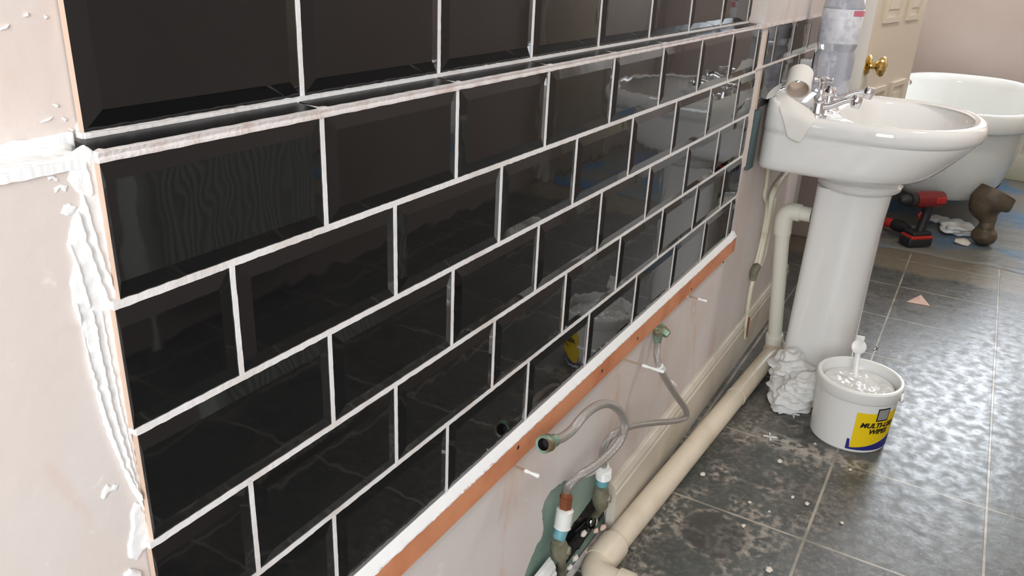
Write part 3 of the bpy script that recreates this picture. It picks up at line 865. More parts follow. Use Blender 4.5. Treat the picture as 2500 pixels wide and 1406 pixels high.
def isolator(pts_, label, nutm):
    """nut, ribbed white nut, blue cap, valve body, stacked along given pixels"""
    t = thing('stop_valve', label, 'valve', 'old stop valves in the broken hole')
    P = [pt(a, b, 1, y) for a, b, y in pts_]
    tube('compression_nut', [P[0], P[0].lerp(P[1], .35), P[0].lerp(P[1], .36), P[1]], [0.0085, 0.0105, 0.0125, 0.0115], nutm, t, segs=6)
    rr = []; pp = []
    for k in range(13): pp.append(P[1].lerp(P[2], k / 12)); rr.append(0.0145 + (0.0012 if k % 2 else 0) - (0.004 if k in (0, 12) else 0))
    tube('ribbed_nut', pp, rr, M_WHITEPL, t, segs=20)
    tube('blue_cap', [P[2], P[2].lerp(P[3], .15), P[2].lerp(P[3], .8), P[3]], [0.0085, 0.0120, 0.0120, 0.0095], M_BLUECAP, t, segs=18)
    tube('valve_body', [P[3], P[3].lerp(P[4], .2), P[3].lerp(P[4], .5), P[3].lerp(P[4], .8), P[4]], [0.0120, 0.0150, 0.0175, 0.0160, 0.0105], M_VALVE, t, segs=10)
    tube('tail_pipe', [P[4], P[5]], 0.0085, M_VALVE, t, segs=12)
    c = P[3].lerp(P[4], .5)
    lathe('spindle', [(0.0085, 0), (0.0085, 0.016), (0.0070, 0.020), (0, 0.021)], c, (0.2, -1, 0.1), M_VALVE, t, segs=12)


isolator([(1384, 1196, -.002), (1380, 1240, -.004), (1372, 1290, -.004), (1362, 1318, -.004), (1370, 1362, -.002), (1372, 1420, .02)], 'old stop valve with a copper nut and blue cap on the green board', M_COPPER)
isolator([(1474, 1130, -.001), (1474, 1145, -.002), (1473, 1166, -.002), (1468, 1188, -.002), (1466, 1240, .002), (1440, 1275, .05)], 'old stop valve at the top corner of the hole beside the skirting', M_WHITEPL)
deb = thing('cut_pipe', 'short dark cut pipe end lying inside the broken hole', 'pipe')
tube('pipe_body', [pt(1452, 1262, 1, .075), pt(1430, 1280, 1, .060), pt(1398, 1310, 1, .055)], 0.013, mat('dark_wet_pipe', (60, 66, 64), rough=0.15, metal=0.3), deb, segs=16)
lathe('bright_rim', [(0.009, 0), (0.0135, 0), (0.0135, 0.004), (0.009, 0.004)], pt(1446, 1276, 1, .024), (0.6, -0.7, -0.5), M_CHROME, deb, segs=18)
blob('debris_lump', pt(1405, 1322, 1, .03), (.022, .012, .012), M_DARK, deb, 0.5, 2, 4)
RC = ['white plaster chip in the middle of the broken hole', 'pink plaster chip by the cut end of the cream skirting', 'white plaster chip low in the hole between valve and pipe', 'small pink plaster chip beside the skirting end chip',
      'lowest white plaster chip in the hole by the near valve', 'small pink plaster chip by the floor pipe joint']
for k, (a, b, rr) in enumerate(((1425, 1302, .007), (1472, 1288, .008), (1405, 1362, .007), (1455, 1296, .006), (1390, 1385, .006), (1432, 1346, .005))):
    tag(blob('rubble_chip', pt(a, b, 1, .006 - .004 * (k % 2)), (rr * 1.3, rr * .8, rr * .7), M_PINKCHIP if k % 2 else M_SILVER, None, 0.5, 2, k, 2), RC[k], 'rubble', 'plaster chips in the broken hole')

# ------------------------------------------------------------------ basin
CX = 1.8225; HW = 0.2775; YC = -0.25; YF = 0.25
NB = 120


def plan(t, inset=0.0, sx=1.0, sy=1.0):
    """outer plan of the basin; t angle, 0 = +x; back is y=0, front an ellipse"""
    c, s = math.cos(t), math.sin(t)
    hw, yb, yf = (HW - inset), (-YC - inset * .2), (YF - inset)
    if s >= 0:
        n = 9.0
        r = (abs(c / hw) ** n + abs(s / yb) ** n) ** (-1 / n)
    else:
        n = 2.25
        r = (abs(c / hw) ** n + abs(s / yf) ** n) ** (-1 / n)
    x, y = r * c, YC + r * s
    return CX + x * sx, (y + 0.0) * sy if s < 0 or True else y


def ring(bm, f): return [bm.verts.new(f(2 * PI * k / NB)) for k in range(NB)]


def bridge(bm, A, B):
    n = len(A)
    for k in range(n): bm.faces.new((A[k], A[(k + 1) % n], B[(k + 1) % n], B[k]))


def sm(x, a, b):
    t = max(0, min(1, (x - a) / (b - a))); return t * t * (3 - 2 * t)


def ztop(y): return 0.034 * sm(y, -0.075, -0.025)


basin = thing('pedestal_basin', 'white ceramic basin mounted on the wall over its pedestal', 'basin')
bm = bmesh.new()


def R(inset, z, sx=1, sy=1, rise=1, yb=0.0015):
    def f(t):
        x, y = plan(t, inset, sx, sy); y = min(y, -yb)
        return (x, y, z + rise * ztop(y))
    return ring(bm, f)


seq = []
# underside -> up the outside -> rim
prof = [(-0.421, .43, .665), (-0.404, .45, .678), (-0.401, .44, .668), (-0.398, .46, .675), (-0.388, .50, .69), (-0.375, .62, .74), (-0.364, .82, .775), (-0.357, .93, .80), (-0.348, .958, .825), (-0.330, .966, .862), (-0.312, .970, .895), (-0.290, .972, .935), (-0.268, .972, .968)]
def oval(hw, y0_, y1_, z):
    return ring(bm, lambda t: (CX + hw * math.cos(t), (y0_ + y1_) / 2 + (y0_ - y1_) / 2 * math.sin(t), z))


for hw, y0_, y1_, z in ((.112, -.130, -.330, -.423), (.122, -.126, -.338, -.416), (.124, -.124, -.340, -.406), (.118, -.124, -.334, -.401), (.130, -.110, -.343, -.393)): seq.append(oval(hw, y0_, y1_, z))
for z, sx, sy in prof[5:]: seq.append(R(0, z, sx, sy, 0, .03 if z < -.37 else .0015))
seq.append(R(0, -0.262, .970, .970, 0))
seq.append(R(0, -0.256, .992, .992, 0))
seq.append(R(0, -0.246, 1.0, 1.0, 0)); seq.append(R(0, -0.232, 1.0, 1.0, .5)); seq.append(R(0.003, -0.221, 1, 1, 1)); seq.append(R(0.010, -0.2152, 1, 1, 1)); seq.append(R(0.019, -0.2135, 1, 1, 1)); seq.append(R(0.028, -0.2150, 1, 1, 1)); seq.append(R(0.034, -0.2180, 1, 1, 1))
# bowl opening: shape of its own
BYC = -0.295


def bowl(k, z, n=2.3):
    def f(t):
        c, s = math.cos(t), math.sin(t); hw, hy = 0.238 * k, (0.148 if s > 0 else 0.176) * k
        r = (abs(c / hw) ** n + abs(s / hy) ** n) ** (-1 / n)
        return (CX + r * c, BYC + r * s + (1 - k) * .03, z)
    return ring(bm, f)


for k, z in ((1.0, -0.2205), (0.975, -0.226), (0.94, -0.240), (0.87, -0.275), (0.74, -0.315), (0.52, -0.343), (0.25, -0.353), (0.09, -0.356)): seq.append(bowl(k, z))
for a, b in zip(seq, seq[1:]): bridge(bm, a, b)
bm.faces.new(list(reversed(seq[0]))); bm.faces.new(seq[-1])
from_bm('bowl', bm, M_CERAMIC, basin, smooth=True, angle=0.9)
lathe('drain', [(0, 0.001), (0.012, 0.002), (0.021, 0.003), (0.023, 0.0), (0.021, -0.003)], (CX, BYC + .026, -0.3545), (0, 0, 1), M_CHROME, basin)
lathe('overflow_slot', [(0, 0.001), (0.008, 0.001), (0.010, 0.0)], (CX, -0.170, -0.262), (0, -1, 0.35), M_BLACK, basin, segs=16)

ped = thing('basin_pedestal', 'tall white ceramic pedestal standing on the slate floor under the basin', 'pedestal')
bm = bmesh.new(); seq = []
for z, hw, yb, yf in ((-0.9995, .104, -.118, -.322), (-0.985, .104, -.118, -.322), (-0.965, .098, -.125, -.316), (-0.90, .094, -.130, -.312), (-0.70, .092, -.132, -.312), (-0.50, .092, -.134, -.314), (-0.421, .094, -.134, -.320)):
    def f(t, hw=hw, yb=yb, yf=yf):
        c, s = math.cos(t), math.sin(t); yc = yb - .075
        n, hy = (6, yb - yc) if s > 0 else (2.6, yc - yf)
        r = (abs(c / hw) ** n + abs(s / hy) ** n) ** (-1 / n)
        return (CX + r * c, yc + r * s, z)
    seq.append(ring(bm, f))
for a, b in zip(seq, seq[1:]): bridge(bm, a, b)
bm.faces.new(list(reversed(seq[0]))); bm.faces.new(seq[-1])
from_bm('column', bm, M_CERAMIC, ped, smooth=True, angle=0.9)


# taps
def tap(x, y, z, label, spout_end, head, k=0.86):
    t = thing('basin_tap', label, 'tap')
    lathe('base_flange', [(0, 0), (0.024, 0), (0.024, 0.004), (0.018, 0.007), (0.015, 0.020), (0.014, 0.034)], (x, y, z), (0, 0, 1), M_CHROME, t)
    lathe('body', [(0.014, 0.030), (0.016, 0.036), (0.015, 0.046), (0.010, 0.052), (0.0085, 0.056)] + ([(0.0085, 0.066)] if head else [(0, 0.058)]), (x, y, z), (0, 0, 1), M_CHROME, t)
    tube('spout', [Vector((x, y - .008, z + .022)), Vector((x, y - .03, z + .028)), Vector((x, y - .06, z + .044)), Vector(spout_end)], [0.0095, 0.0088, 0.0082, 0.0080], M_CHROME, t, segs=16, smoothpath=6)
    e = Vector(spout_end)
    lathe('nozzle', [(0, 0.012), (0.009, 0.011), (0.013, 0.004), (0.0135, -0.006), (0.011, -0.018), (0.0085, -0.019), (0.008, -0.016), (0, -0.015)], e, (0, -0.15, 1), M_CHROME, t)
    if head:
        lathe('stem', [(0.0085, 0.064), (0.011, 0.067), (0.011, 0.082), (0.0135, 0.084), (0.0135, 0.091), (0.008, 0.095), (0, 0.096)], (x, y, z), (0, 0, 1), M_CHROME, t)
        h = Vector((x, y, z + .087))
        for dd in ((0, 1), (0, -1), (1, 0), (-1, 0)):
            d = Vector((dd[0], dd[1], 0)); tube('cross_arm', [h + d * .008, h + d * .016, h + d * .020, h + d * .0225], [0.0048, 0.0052, 0.0062, 0.0035], M_CHROME, t, segs=12)


tap(1.640, -0.120, -0.220, 'chrome basin tap with cross head nearest the camera', (1.640, -0.205, -0.172), True)
tap(1.790, -0.118, -0.220, 'chrome basin tap behind, in front of the water bottle', (1.790, -0.212, -0.168), False)

# water bottle
bo = thing('water_bottle', 'large clear plastic water bottle with pale label standing on the back of the basin', 'bottle')
BX, BY, BZ = 1.930, -0.090, -0.2160
prof = [(0, 0.007), (0.024, 0.005), (0.040, 0.0), (0.048, 0.003), (0.0520, 0.013), (0.0522, 0.030), (0.0500, 0.038), (0.0522, 0.046), (0.0500, 0.054), (0.0525, 0.062), (0.0528, 0.110), (0.0515, 0.120), (0.0480, 0.127),
        (0.0480, 0.133), (0.0520, 0.142), (0.0525, 0.150), (0.0525, 0.240), (0.050, 0.262), (0.042, 0.29), (0.028, 0.315), (0.0150, 0.335), (0.0140, 0.347)]
M_PET = mat('clear_pet', (214, 217, 226), rough=0.10, trans=0.62, ior=1.3, bump=(38, 0.5, 0.006))
M_WATER = mat('water', (226, 232, 242), rough=0.0, trans=0.9, ior=1.33)
lathe('bottle_body', prof, (BX, BY, BZ), (0, 0, 1), M_PET, bo, segs=40)
lathe('cap', [(0, 0.366), (0.0145, 0.366), (0.0155, 0.362), (0.0155, 0.348), (0, 0.348)], (BX, BY, BZ), (0, 0, 1), M_NAVY, bo)
M_LAB = mat('pale_bottle_label', (214, 214, 218), rough=0.35, var=((194, 194, 202), 60, 0.45, 0.6), bump=(60, .3, .002))
lathe('label', [(0.0528, 0.150), (0.0533, 0.151), (0.0533, 0.237), (0.0528, 0.238)], (BX, BY, BZ), (0, 0, 1), M_LAB, bo, segs=48)
M_LABR = mat('pink_label_band', (196, 110, 124), rough=0.4)


def cyl_patch(name, c, r, a0, a1, z0, z1, m, parent, n=16, th=0.0003, top=None):
    """curved label on a vertical cylinder; angles in radians, r may be (r at z0, r at z1)"""
    bm = bmesh.new(); prev = None
    for k in range(n + 1):
        a = a0 + (a1 - a0) * k / n
        zz0, zz1 = (z0(k / n) if callable(z0) else z0), (z1(k / n) if callable(z1) else z1)
        vs = []
        for dr_, zz in ((0, zz0), (0, zz1), (-.0004, zz1), (-.0004, zz0)):
            rad = (r(zz) if callable(r) else r) + dr_
            vs.append(bm.verts.new((c[0] + rad * math.cos(a), c[1] + rad * math.sin(a), zz)))
        if prev:
            for i in range(4): bm.faces.new((prev[i], prev[(i + 1) % 4], vs[(i + 1) % 4], vs[i]))
        else: bm.faces.new(vs)
        prev = vs
    bm.faces.new(list(reversed(prev)))
    return from_bm(name, bm, m, parent, smooth=True, angle=0.6)


cyl_patch('label_band', (BX, BY), 0.0539, PI * 1.22, PI * 1.62, BZ + .222, BZ + .236, M_LABR, bo)

# roll of paper tape with loose end draped over the basin side
rl = thing('paper_tape_roll', 'white paper tape roll with its loose end draped over the near side of the basin', 'tape roll')
c0 = pt(1947, 220, 0, 1.600); ax = Vector((-0.80, -0.14, -0.52)).normalized()
c1 = c0 - ax * 0.062
u, v = frame_of(ax)
bm = bmesh.new(); K = 40; rings = []
for (r, h) in ((0.0300, 0), (0.0306, 0.001), (0.0306, 0.061), (0.0298, 0.062), (0.0275, 0.061), (0.0270, 0.001), (0.0275, 0)):
    rings.append([bm.verts.new(c1 + ax * h + (u * math.cos(2 * PI * k / K) + v * math.sin(2 * PI * k / K)) * r) for k in range(K)])
for i in range(len(rings)): bridge(bm, rings[i], rings[(i + 1) % len(rings)])
from_bm('tube', bm, M_PAPER, rl, smooth=True, angle=0.8)
bm = bmesh.new(); rings = []
for (r, h) in ((0.0270, 0.058), (0.0266, 0.004), (0.0250, 0.004), (0.0250, 0.058)):
    rings.append([bm.verts.new(c1 + ax * h + (u * math.cos(2 * PI * k / K) + v * math.sin(2 * PI * k / K)) * r) for k in range(K)])
for i in range(len(rings)): bridge(bm, rings[i], rings[(i + 1) % len(rings)])
tag(from_bm('core', bm, M_CARD, rl, smooth=True, angle=0.8), 'brown cardboard core')


def sheet(name, grid, m, parent, th=0.0012):
    """thin cloth from a grid of points"""
    bm = bmesh.new(); V = [[bm.verts.new(p) for p in row] for row in grid]
    for i in range(len(V) - 1):
        for j in range(len(V[0]) - 1): bm.faces.new((V[i][j], V[i][j + 1], V[i + 1][j + 1], V[i + 1][j]))
    o = from_bm(name, bm, m, parent, smooth=True, angle=3.1)
    s = o.modifiers.new('thick', 'SOLIDIFY'); s.thickness = th; s.offset = 0
    b = o.modifiers.new('sub', 'SUBSURF'); b.levels = 2; b.render_levels = 2
    return o


g = [[pt(1890, 218, 0, 1.600), pt(1912, 222, 0, 1.585), pt(1938, 243, 0, 1.575), pt(1972, 262, 0, 1.590)],
     [pt(1896, 242, 0, 1.575), pt(1920, 248, 0, 1.565), pt(1948, 262, 0, 1.560), pt(1992, 280, 0, 1.575)],
     [pt(1904, 272, 0, 1.540), pt(1928, 276, 0, 1.540), pt(1956, 284, 0, 1.540), pt(1994, 296, 0, 1.546)],
     [pt(1914, 300, 0, 1.538), pt(1932, 306, 0, 1.538), pt(1955, 312, 0, 1.538), pt(1972, 318, 0, 1.538)],
     [pt(1921, 336, 0, 1.539), pt(1932, 342, 0, 1.539), pt(1946, 348, 0, 1.539), pt(1954, 350, 0, 1.539)]]
sheet('loose_end', g, M_PAPER, rl)
g = [[pt(1868, 232, 0, 1.60), pt(1890, 212, 0, 1.62), pt(1915, 195, 0, 1.64)], [pt(1866, 248, 0, 1.58), pt(1888, 236, 0, 1.585), pt(1906, 222, 0, 1.59)]]
sheet('folded_flap', g, M_PAPER, rl)

# exposed green board beside the basin back
gb = boxo('exposed_board', (1.520, 1.5700, -0.0003, 0.0094, -0.358, -0.210), mat('dark_teal_board', (78, 94, 94), rough=.8), None, bev=0.001)
tag(gb, 'narrow strip of dark teal board showing between the plaster and the back of the basin', 'plasterboard')

# ------------------------------------------------------------------ door leaf
dr = thing('panelled_door', 'cream panelled door standing open behind the basin with brass knob', 'door')
d0 = Vector((2.245, -0.1313, 0)); d1 = Vector((2.905, -0.2235, 0)); du = (d1 - d0).normalized(); dn = Vector((du.y, -du.x, 0))
if dn.y > 0: dn = -dn
DL = 0.63; TH = 0.038


def dpt(s, n, z): return d0 + du * s + dn * n + Vector((0, 0, z))


def dbox(bm, s0, s1, n0, n1, z0, z1):
    vs = [bm.verts.new(dpt(s, n, z)) for s in (s0, s1) for n in (n0, n1) for z in (z0, z1)]
    for f in ((0, 1, 3, 2), (4, 6, 7, 5), (0, 4, 5, 1), (2, 3, 7, 6), (0, 2, 6, 4), (1, 5, 7, 3)): bm.faces.new([vs[i] for i in f])


bm = bmesh.new(); dbox(bm, 0.0015, DL, -TH, -0.0, FZ + .006, 1.0)
from_bm('leaf', bm, M_DOOR, dr)
bm = bmesh.new(); dbox(bm, -0.0005, 0.0012, -TH, -0.0, FZ + .006, 1.0)
tag(from_bm('latch_edge', bm, M_DOOREDGE, dr), 'pale latch edge of the door')
# raised panel mouldings
for (s0, s1, z0, z1) in ((.10, .30, -0.030, .9), (.38, .555, -0.030, .9), (.10, .30, -.86, -.235), (.38, .555, -.86, -.235)):
    bm = bmesh.new(); t_ = .016
    for (a, b, c, d) in ((s0, s0 + t_, z0, z1), (s1 - t_, s1, z0, z1), (s0 + t_, s1 - t_, z0, z0 + t_), (s0 + t_, s1 - t_, z1 - t_, z1)): dbox(bm, a, b, 0.0, 0.008, c, d)
    dbox(bm, s0 + .04, s1 - .04, 0.0, 0.004, z0 + .04, z1 - .04)
    from_bm('panel_moulding', bm, M_DOOR, dr)
kc = pt(2112, 158, 1, -0.14); ks = 0.034; kz = -0.151
lathe('door_knob', [(0.0, 0), (0.031, 0.0), (0.031, 0.003), (0.024, 0.008), (0.012, 0.011), (0.0100, 0.016), (0.0105, 0.025), (0.018, 0.030), (0.028, 0.037), (0.0305, 0.044), (0.027, 0.051), (0.014, 0.056), (0, 0.057)],
      dpt(ks, 0.0, kz), dn, M_BRASS, dr, segs=36)
bm = bmesh.new(); dbox(bm, .004, .026, 0.0, 0.0025, kz - .012, kz + .022)
tag(from_bm('knob_plate', bm, M_BRASS, dr), 'small brass plate beside the knob')

# ------------------------------------------------------------------ bath
bath = thing('roll_top_bath', 'white freestanding roll top bath on cast feet at the far end of the room', 'bath')
bm = bmesh.new(); BCX, BCY, BL, BW = 4.13, -0.372, 0.80, 0.365; NB2 = 96


def bring(k, ky, z, shx=0.0, n=2.7):
    out = []
    for i in range(NB2):
        t = 2 * PI * i / NB2; c, s = math.cos(t), math.sin(t)
        r = (abs(c / (BL * k)) ** n + abs(s / (BW * ky)) ** n) ** (-1 / n)
        out.append(bm.verts.new((BCX + shx + r * c, BCY + r * s, z)))
    return out


pr = [(.52, .40, -.855), (.62, .52, -.848), (.72, .64, -.825), (.80, .74, -.775), (.86, .82, -.68), (.90, .87, -.58), (.925, .905, -.506), (.935, .915, -.494), (.985, .975, -.490), (1.0, 1.0, -.480), (1.005, 1.01, -.44),
      (1.0, 1.0, -.418), (.985, .97, -.408), (.955, .925, -.407), (.935, .89, -.414), (.92, .865, -.45), (.88, .80, -.58), (.82, .72, -.70), (.70, .56, -.79), (.45, .3, -.81), (.05, .05, -.815)]
seq = [bring(*a) for a in pr]
for a, b in zip(seq, seq[1:]): bridge(bm, a, b)
bm.faces.new(list(reversed(seq[0]))); bm.faces.new(seq[-1])
from_bm('tub', bm, M_TUB, bath, smooth=True, angle=1.0)
for sx in (-1, 1):
    for sy in (-1, 1):
        fx, fy = BCX + sx * 0.585, BCY + sy * 0.228
        bm = bmesh.new()
        P = [Vector((fx - sx * .02, fy + sy * .02, -.755)), Vector((fx, fy - sy * .004, -.830)), Vector((fx + sx * .01, fy + sy * .012, -.885)), Vector((fx + sx * .005, fy + sy * .012, -.925)), Vector((fx + sx * .004, fy + sy * .014, -.960)), Vector((fx + sx * .004, fy + sy * .014, -.9965))]
        tube_bm(bm, catmull(P, 6), [.080, .088, .072, .040, .030, .034, .050, .053, .046, .020], 20)
        for v in bm.verts:            # the upper part spreads into a wing along the bath
            if v.co.z > -.90: v.co.y = fy + (v.co.y - fy) * 1.0; v.co.x = fx + (v.co.x - fx) * .75
        from_bm('claw_foot', bm, M_IRON, bath, smooth=True, angle=1.2)
lathe('overflow_fitting', [(0, .012), (.012, .011), (.016, .006), (.017, 0), (0, 0)], pt(2218, 196, 1, BCY + BW * .80) if False else (4.55, -0.095, -0.445), (-0.5, -1, 0.3), M_CHROME, bath)

# dust sheet on the floor under the bath
bm = bmesh.new(); nx, ny = 90, 70; V = {}
for i in range(nx + 1):
    for j in range(ny + 1):
        y = -1.42 + 1.45 * j / ny
        xe = 3.235 - 0.10 * sm(y, -0.3, 0.0) + 0.02 * noise.noise(Vector((y * 7, 1, 2)))
        x = xe + (5.05 - xe) * (i / nx)
        h = 0.0030 + 0.0035 * (noise.noise(Vector((x * 6, y * 6, 0))) + .55) + .0015 * noise.noise(Vector((x * 22, y * 22, 3)))
        if i == 0: h = 0.0008
        elif i == 1: h = 0.0075 + .003 * noise.noise(Vector((y * 18, 0, 0)))
        V[i, j] = bm.verts.new((x, y, FZ + max(.0008, h)))
for i in range(nx):
    for j in range(ny): bm.faces.new((V[i, j], V[i + 1, j], V[i + 1, j + 1], V[i, j + 1]))
o = from_bm('dust_sheet', bm, M_SHEET, smooth=True, angle=3)
tag(o, 'blue plastic dust sheet grey with dust, spread on the floor under the bath', 'dust sheet')


# ------------------------------------------------------------------ power tools by the bath
def oriented(bm, verts0, o, ex, ey, ez):
    for v in verts0: v.co = o + ex * v.co.x + ey * v.co.y + ez * v.co.z


def drill(base, ang, label, fallen=False, body=M_REDD):
    t = thing('cordless_drill', label, 'drill')
    ca, sa = math.cos(ang), math.sin(ang)
    ex = Vector((ca, sa, 0)); ey = Vector((-sa, ca, 0)); ez = Vector((0, 0, 1))
    if fallen: ey, ez = Vector((0, 0, 1)), Vector((-sa, ca, 0)) * -1
    o = Vector(base)

    def W(p): return o + ex * p[0] + ey * p[1] + ez * p[2]

    def bb(name, d, m, bev=.006, par=None):
        bm = bmesh.new(); box(bm, *d, bev=bev, segs=3); oriented(bm, bm.verts, o, ex, ey, ez); return from_bm(name, bm, m, par or t, smooth=True)
    bat = bb('battery', (-.055, .065, -.036, .036, 0.0, .042), M_TOOLB, .008)
    bb('battery_clip', (-.050, .060, -.0375, .0375, .034, .050), M_RED, .005, bat)
    bb('foot_plate', (-.045, .052, -.033, .033, .048, .066), M_TOOLB, .006)
    tube('grip', [W((-.005, 0, .060)), W((-.012, 0, .10)), W((-.018, 0, .15)), W((-.016, 0, .185))], [.021, .020, .022, .028], M_TOOLB, t, segs=16, smoothpath=4)
    tube('trigger', [W((.012, 0, .150)), W((.020, 0, .135)), W((.014, 0, .118))], [.007, .009, .006], M_REDD, t, segs=10)
    mh = tube('motor_housing', [W((-.085, 0, .205)), W((-.075, 0, .205)), W((-.03, 0, .206)), W((.03, 0, .207)), W((.06, 0, .207))], [.018, .034, .037, .036, .030], body, t, segs=22)
    tube('gear_collar', [W((.058, 0, .207)), W((.064, 0, .207)), W((.088, 0, .207)), W((.092, 0, .207))], [.026, .030, .030, .024], M_TOOLB, t, segs=22)
    tube('chuck', [W((.090, 0, .207)), W((.095, 0, .207)), W((.122, 0, .207)), W((.135, 0, .207))], [.020, .024, .022, .010], M_TOOLB, t, segs=22)
    bb('side_panel', (-.07, -.02, -.039, .039, .196, .222), M_RED, .004, mh)


dp = pt(2232, 606, 2, -1.0)
drill((dp.x + .02, dp.y + .0, FZ + .012), 2.35, 'red and black cordless drill standing on its battery in front of the bath')
dp2 = pt(2178, 560, 2, -1.0)
bm = bmesh.new()
cl = thing('multi_tool', 'red and black hand tool lying on the dust sheet behind the drill', 'hand tool')
q0 = Vector((3.50, -0.175, FZ + .045)); q1 = Vector((3.43, -0.285, FZ + .05))
tube('red_handle', [q0, q0.lerp(q1, .1), q0.lerp(q1, .6), q0.lerp(q1, .66)], [.016, .022, .022, .017], M_RED, cl, segs=14)
tube('black_grip', [q0.lerp(q1, .62), q0.lerp(q1, .7), q1, q1 + (q1 - q0) * .3], [.020, .027, .028, .015], M_TOOLB, cl, segs=14)
# rags and scraps
tag(blob('white_rag', (3.66, -0.50, FZ + .03), (.085, .075, .026), M_CLOTH, None, .5, 1.8, 3, 4), 'crumpled white rag on the dust sheet beside the near bath foot', 'rag')
tag(blob('paper_scrap', (3.80, -0.41, FZ + .02), (.06, .05, .012), M_CLOTH, None, .5, 1.8, 7, 3), 'small white paper scrap on the dust sheet behind the drill', 'paper scrap')
q = pt(2352, 588, 2, -.98)
tag(blob('plaster_lump', (q.x, q.y, FZ + .016), (.035, .035, .012), M_SILVER, None, .5, 1.4, 9, 2), 'pale lump of plaster on the dust sheet left of the bath foot', 'rubble')
q = pt(2265, 742, 2, FZ)
bm = bmesh.new(); vs = [bm.verts.new(p) for p in ((q.x - .03, q.y + .07, FZ + .001), (q.x - .02, q.y - .01, FZ + .001), (q.x + .05, q.y + .03, FZ + .012), (q.x - .01, q.y + .03, FZ + .014))]
for f in ((0, 1, 3), (1, 2, 3), (0, 3, 2), (0, 2, 1)): bm.faces.new([vs[i] for i in f])
tag(from_bm('plaster_shard', bm, M_PINKCHIP), 'pink triangular plaster shard lying on the slate tiles before the dust sheet', 'rubble')
q = pt(2140, 851, 2, FZ)
s_o = thing('loose_screw', 'small shiny screw lying on the slate tile joint beside the pedestal', 'screw')
tube('shank', [(q.x, q.y, FZ + .003), (q.x - .022, q.y + .006, FZ + .002)], .0018, M_CHROME, s_o, segs=8)
lathe('head', [(0, .002), (.0045, .002), (.0045, 0), (0, 0)], (q.x, q.y, FZ + .0042), (1, -.3, 0.2), M_CHROME, s_o, segs=10)

# ------------------------------------------------------------------ wipes bucket
bk = thing('wipes_bucket', 'white plastic tub of wipes with yellow and navy label on the slate floor', 'bucket')
KX, KY = 1.520, -0.362; R0, R1, HB = 0.0925, 0.0985, 0.146


def rad(z): return R0 + (R1 - R0) * (z - FZ) / HB


lathe('body', [(0, .004), (R0 - .012, .004), (R0 - .008, 0.0), (R0 - .003, 0.0), (R0, .004), (R1 - .0005, HB - .006), (R1 + .004, HB - .004), (R1 + .006, HB - .001), (R1 + .006, HB + .024), (R1 + .003, HB + .028),
               (R1 - .002, HB + .0285), (R1 - .005, HB + .026), (R1 - .0055, HB + .006), (R1 - .012, HB - .004), (0, HB - .004)], (KX, KY, FZ + .0005), (0, 0, 1), M_WHITEPL, bk, segs=72)
# wet film and wipes seen in the open top
bm = bmesh.new(); KR = 34; rings = []
for i in range(KR + 1):
    r = (R1 - .014) * i / KR
    if i == 0: rings.append([bm.verts.new((KX, KY, FZ + HB + .006))]); continue
    row = []
    for k in range(72):
        a = 2 * PI * k / 72; x, y = KX + r * math.cos(a), KY + r * math.sin(a)
        h = .012 * noise.noise(Vector((x * 26, y * 26, 4))) + .006 * noise.noise(Vector((x * 60, y * 60, 1)))
        row.append(bm.verts.new((x, y, FZ + HB + .003 + h * (1 - (i / KR) ** 4))))
    rings.append(row)
for k in range(72): bm.faces.new((rings[0][0], rings[1][k], rings[1][(k + 1) % 72]))
for a, b in zip(rings[1:], rings[2:]): bridge(bm, a, b)
tag(from_bm('wet_film', bm, mat('glossy_film', (222, 221, 217), rough=.12, coat=.5), bk, smooth=True, angle=2), 'glossy creased film and wipes inside the tub')
fl = (KX - .005, KY - .012, FZ + HB)
fb = Vector((KX + .010, KY + .012, FZ + HB + .012))
flp = tube('flap', [fb, fb + Vector((.012, .006, .035)), fb + Vector((.020, .008, .062))], .0068, M_WHITEPL, bk, segs=12, flat=.4)
lathe('flap_disc', [(0, 0), (.016, 0), (.0185, .001), (.0185, .004), (.016, .0055), (0, .005)], fb + Vector((.022, .010, .076)), (-0.85, -0.35, 0.35), M_WHITEPL, flp, segs=30)
bm = bmesh.new(); cc = fb + Vector((.024, .010, .097)); box(bm, cc.x - .0025, cc.x + .0025, cc.y - .010, cc.y + .010, cc.z - .008, cc.z + .009, bev=.002)
from_bm('flap_tab', bm, M_WHITEPL, flp, smooth=True)
# handle lug
lathe('handle_lug', [(0, 0), (.012, 0), (.012, .006), (.008, .009), (0, .009)], (KX - .02, KY - R1 - .002, FZ + HB + .004), (0.1, -1, 0), M_WHITEPL, bk, segs=16)


def ang_of(px, py):
    """angle round the bucket where a sight line meets its wall"""
    d = fwd + R_ * ((px - 1250) / FPX) - U_ * ((py - 703) / FPX)
    t = 0.8
    while t < 4:
        p = CAM + d * t
        if math.hypot(p.x - KX, p.y - KY) < rad(p.z) and p.z < FZ + HB: return math.atan2(p.y - KY, p.x - KX), p.z
        t += 0.0005
    return None


LA0 = -PI + 1.02       # left edge of the yellow label (angle), wraps towards the room side
pts_lab = [ang_of(2098, 990), ang_of(2082, 1080), ang_of(2072, 1050), ang_of(2066, 1090)]
LA0 = (pts_lab[0] or (LA0, 0))[0]
LA1 = LA0 + 1.25
rl_ = lambda off: (lambda z: rad(z) + off)
ZL0, ZL1 = FZ + .022, FZ + .118


def zlow(t): return FZ + .016 + 0.034 * t ** 1.4


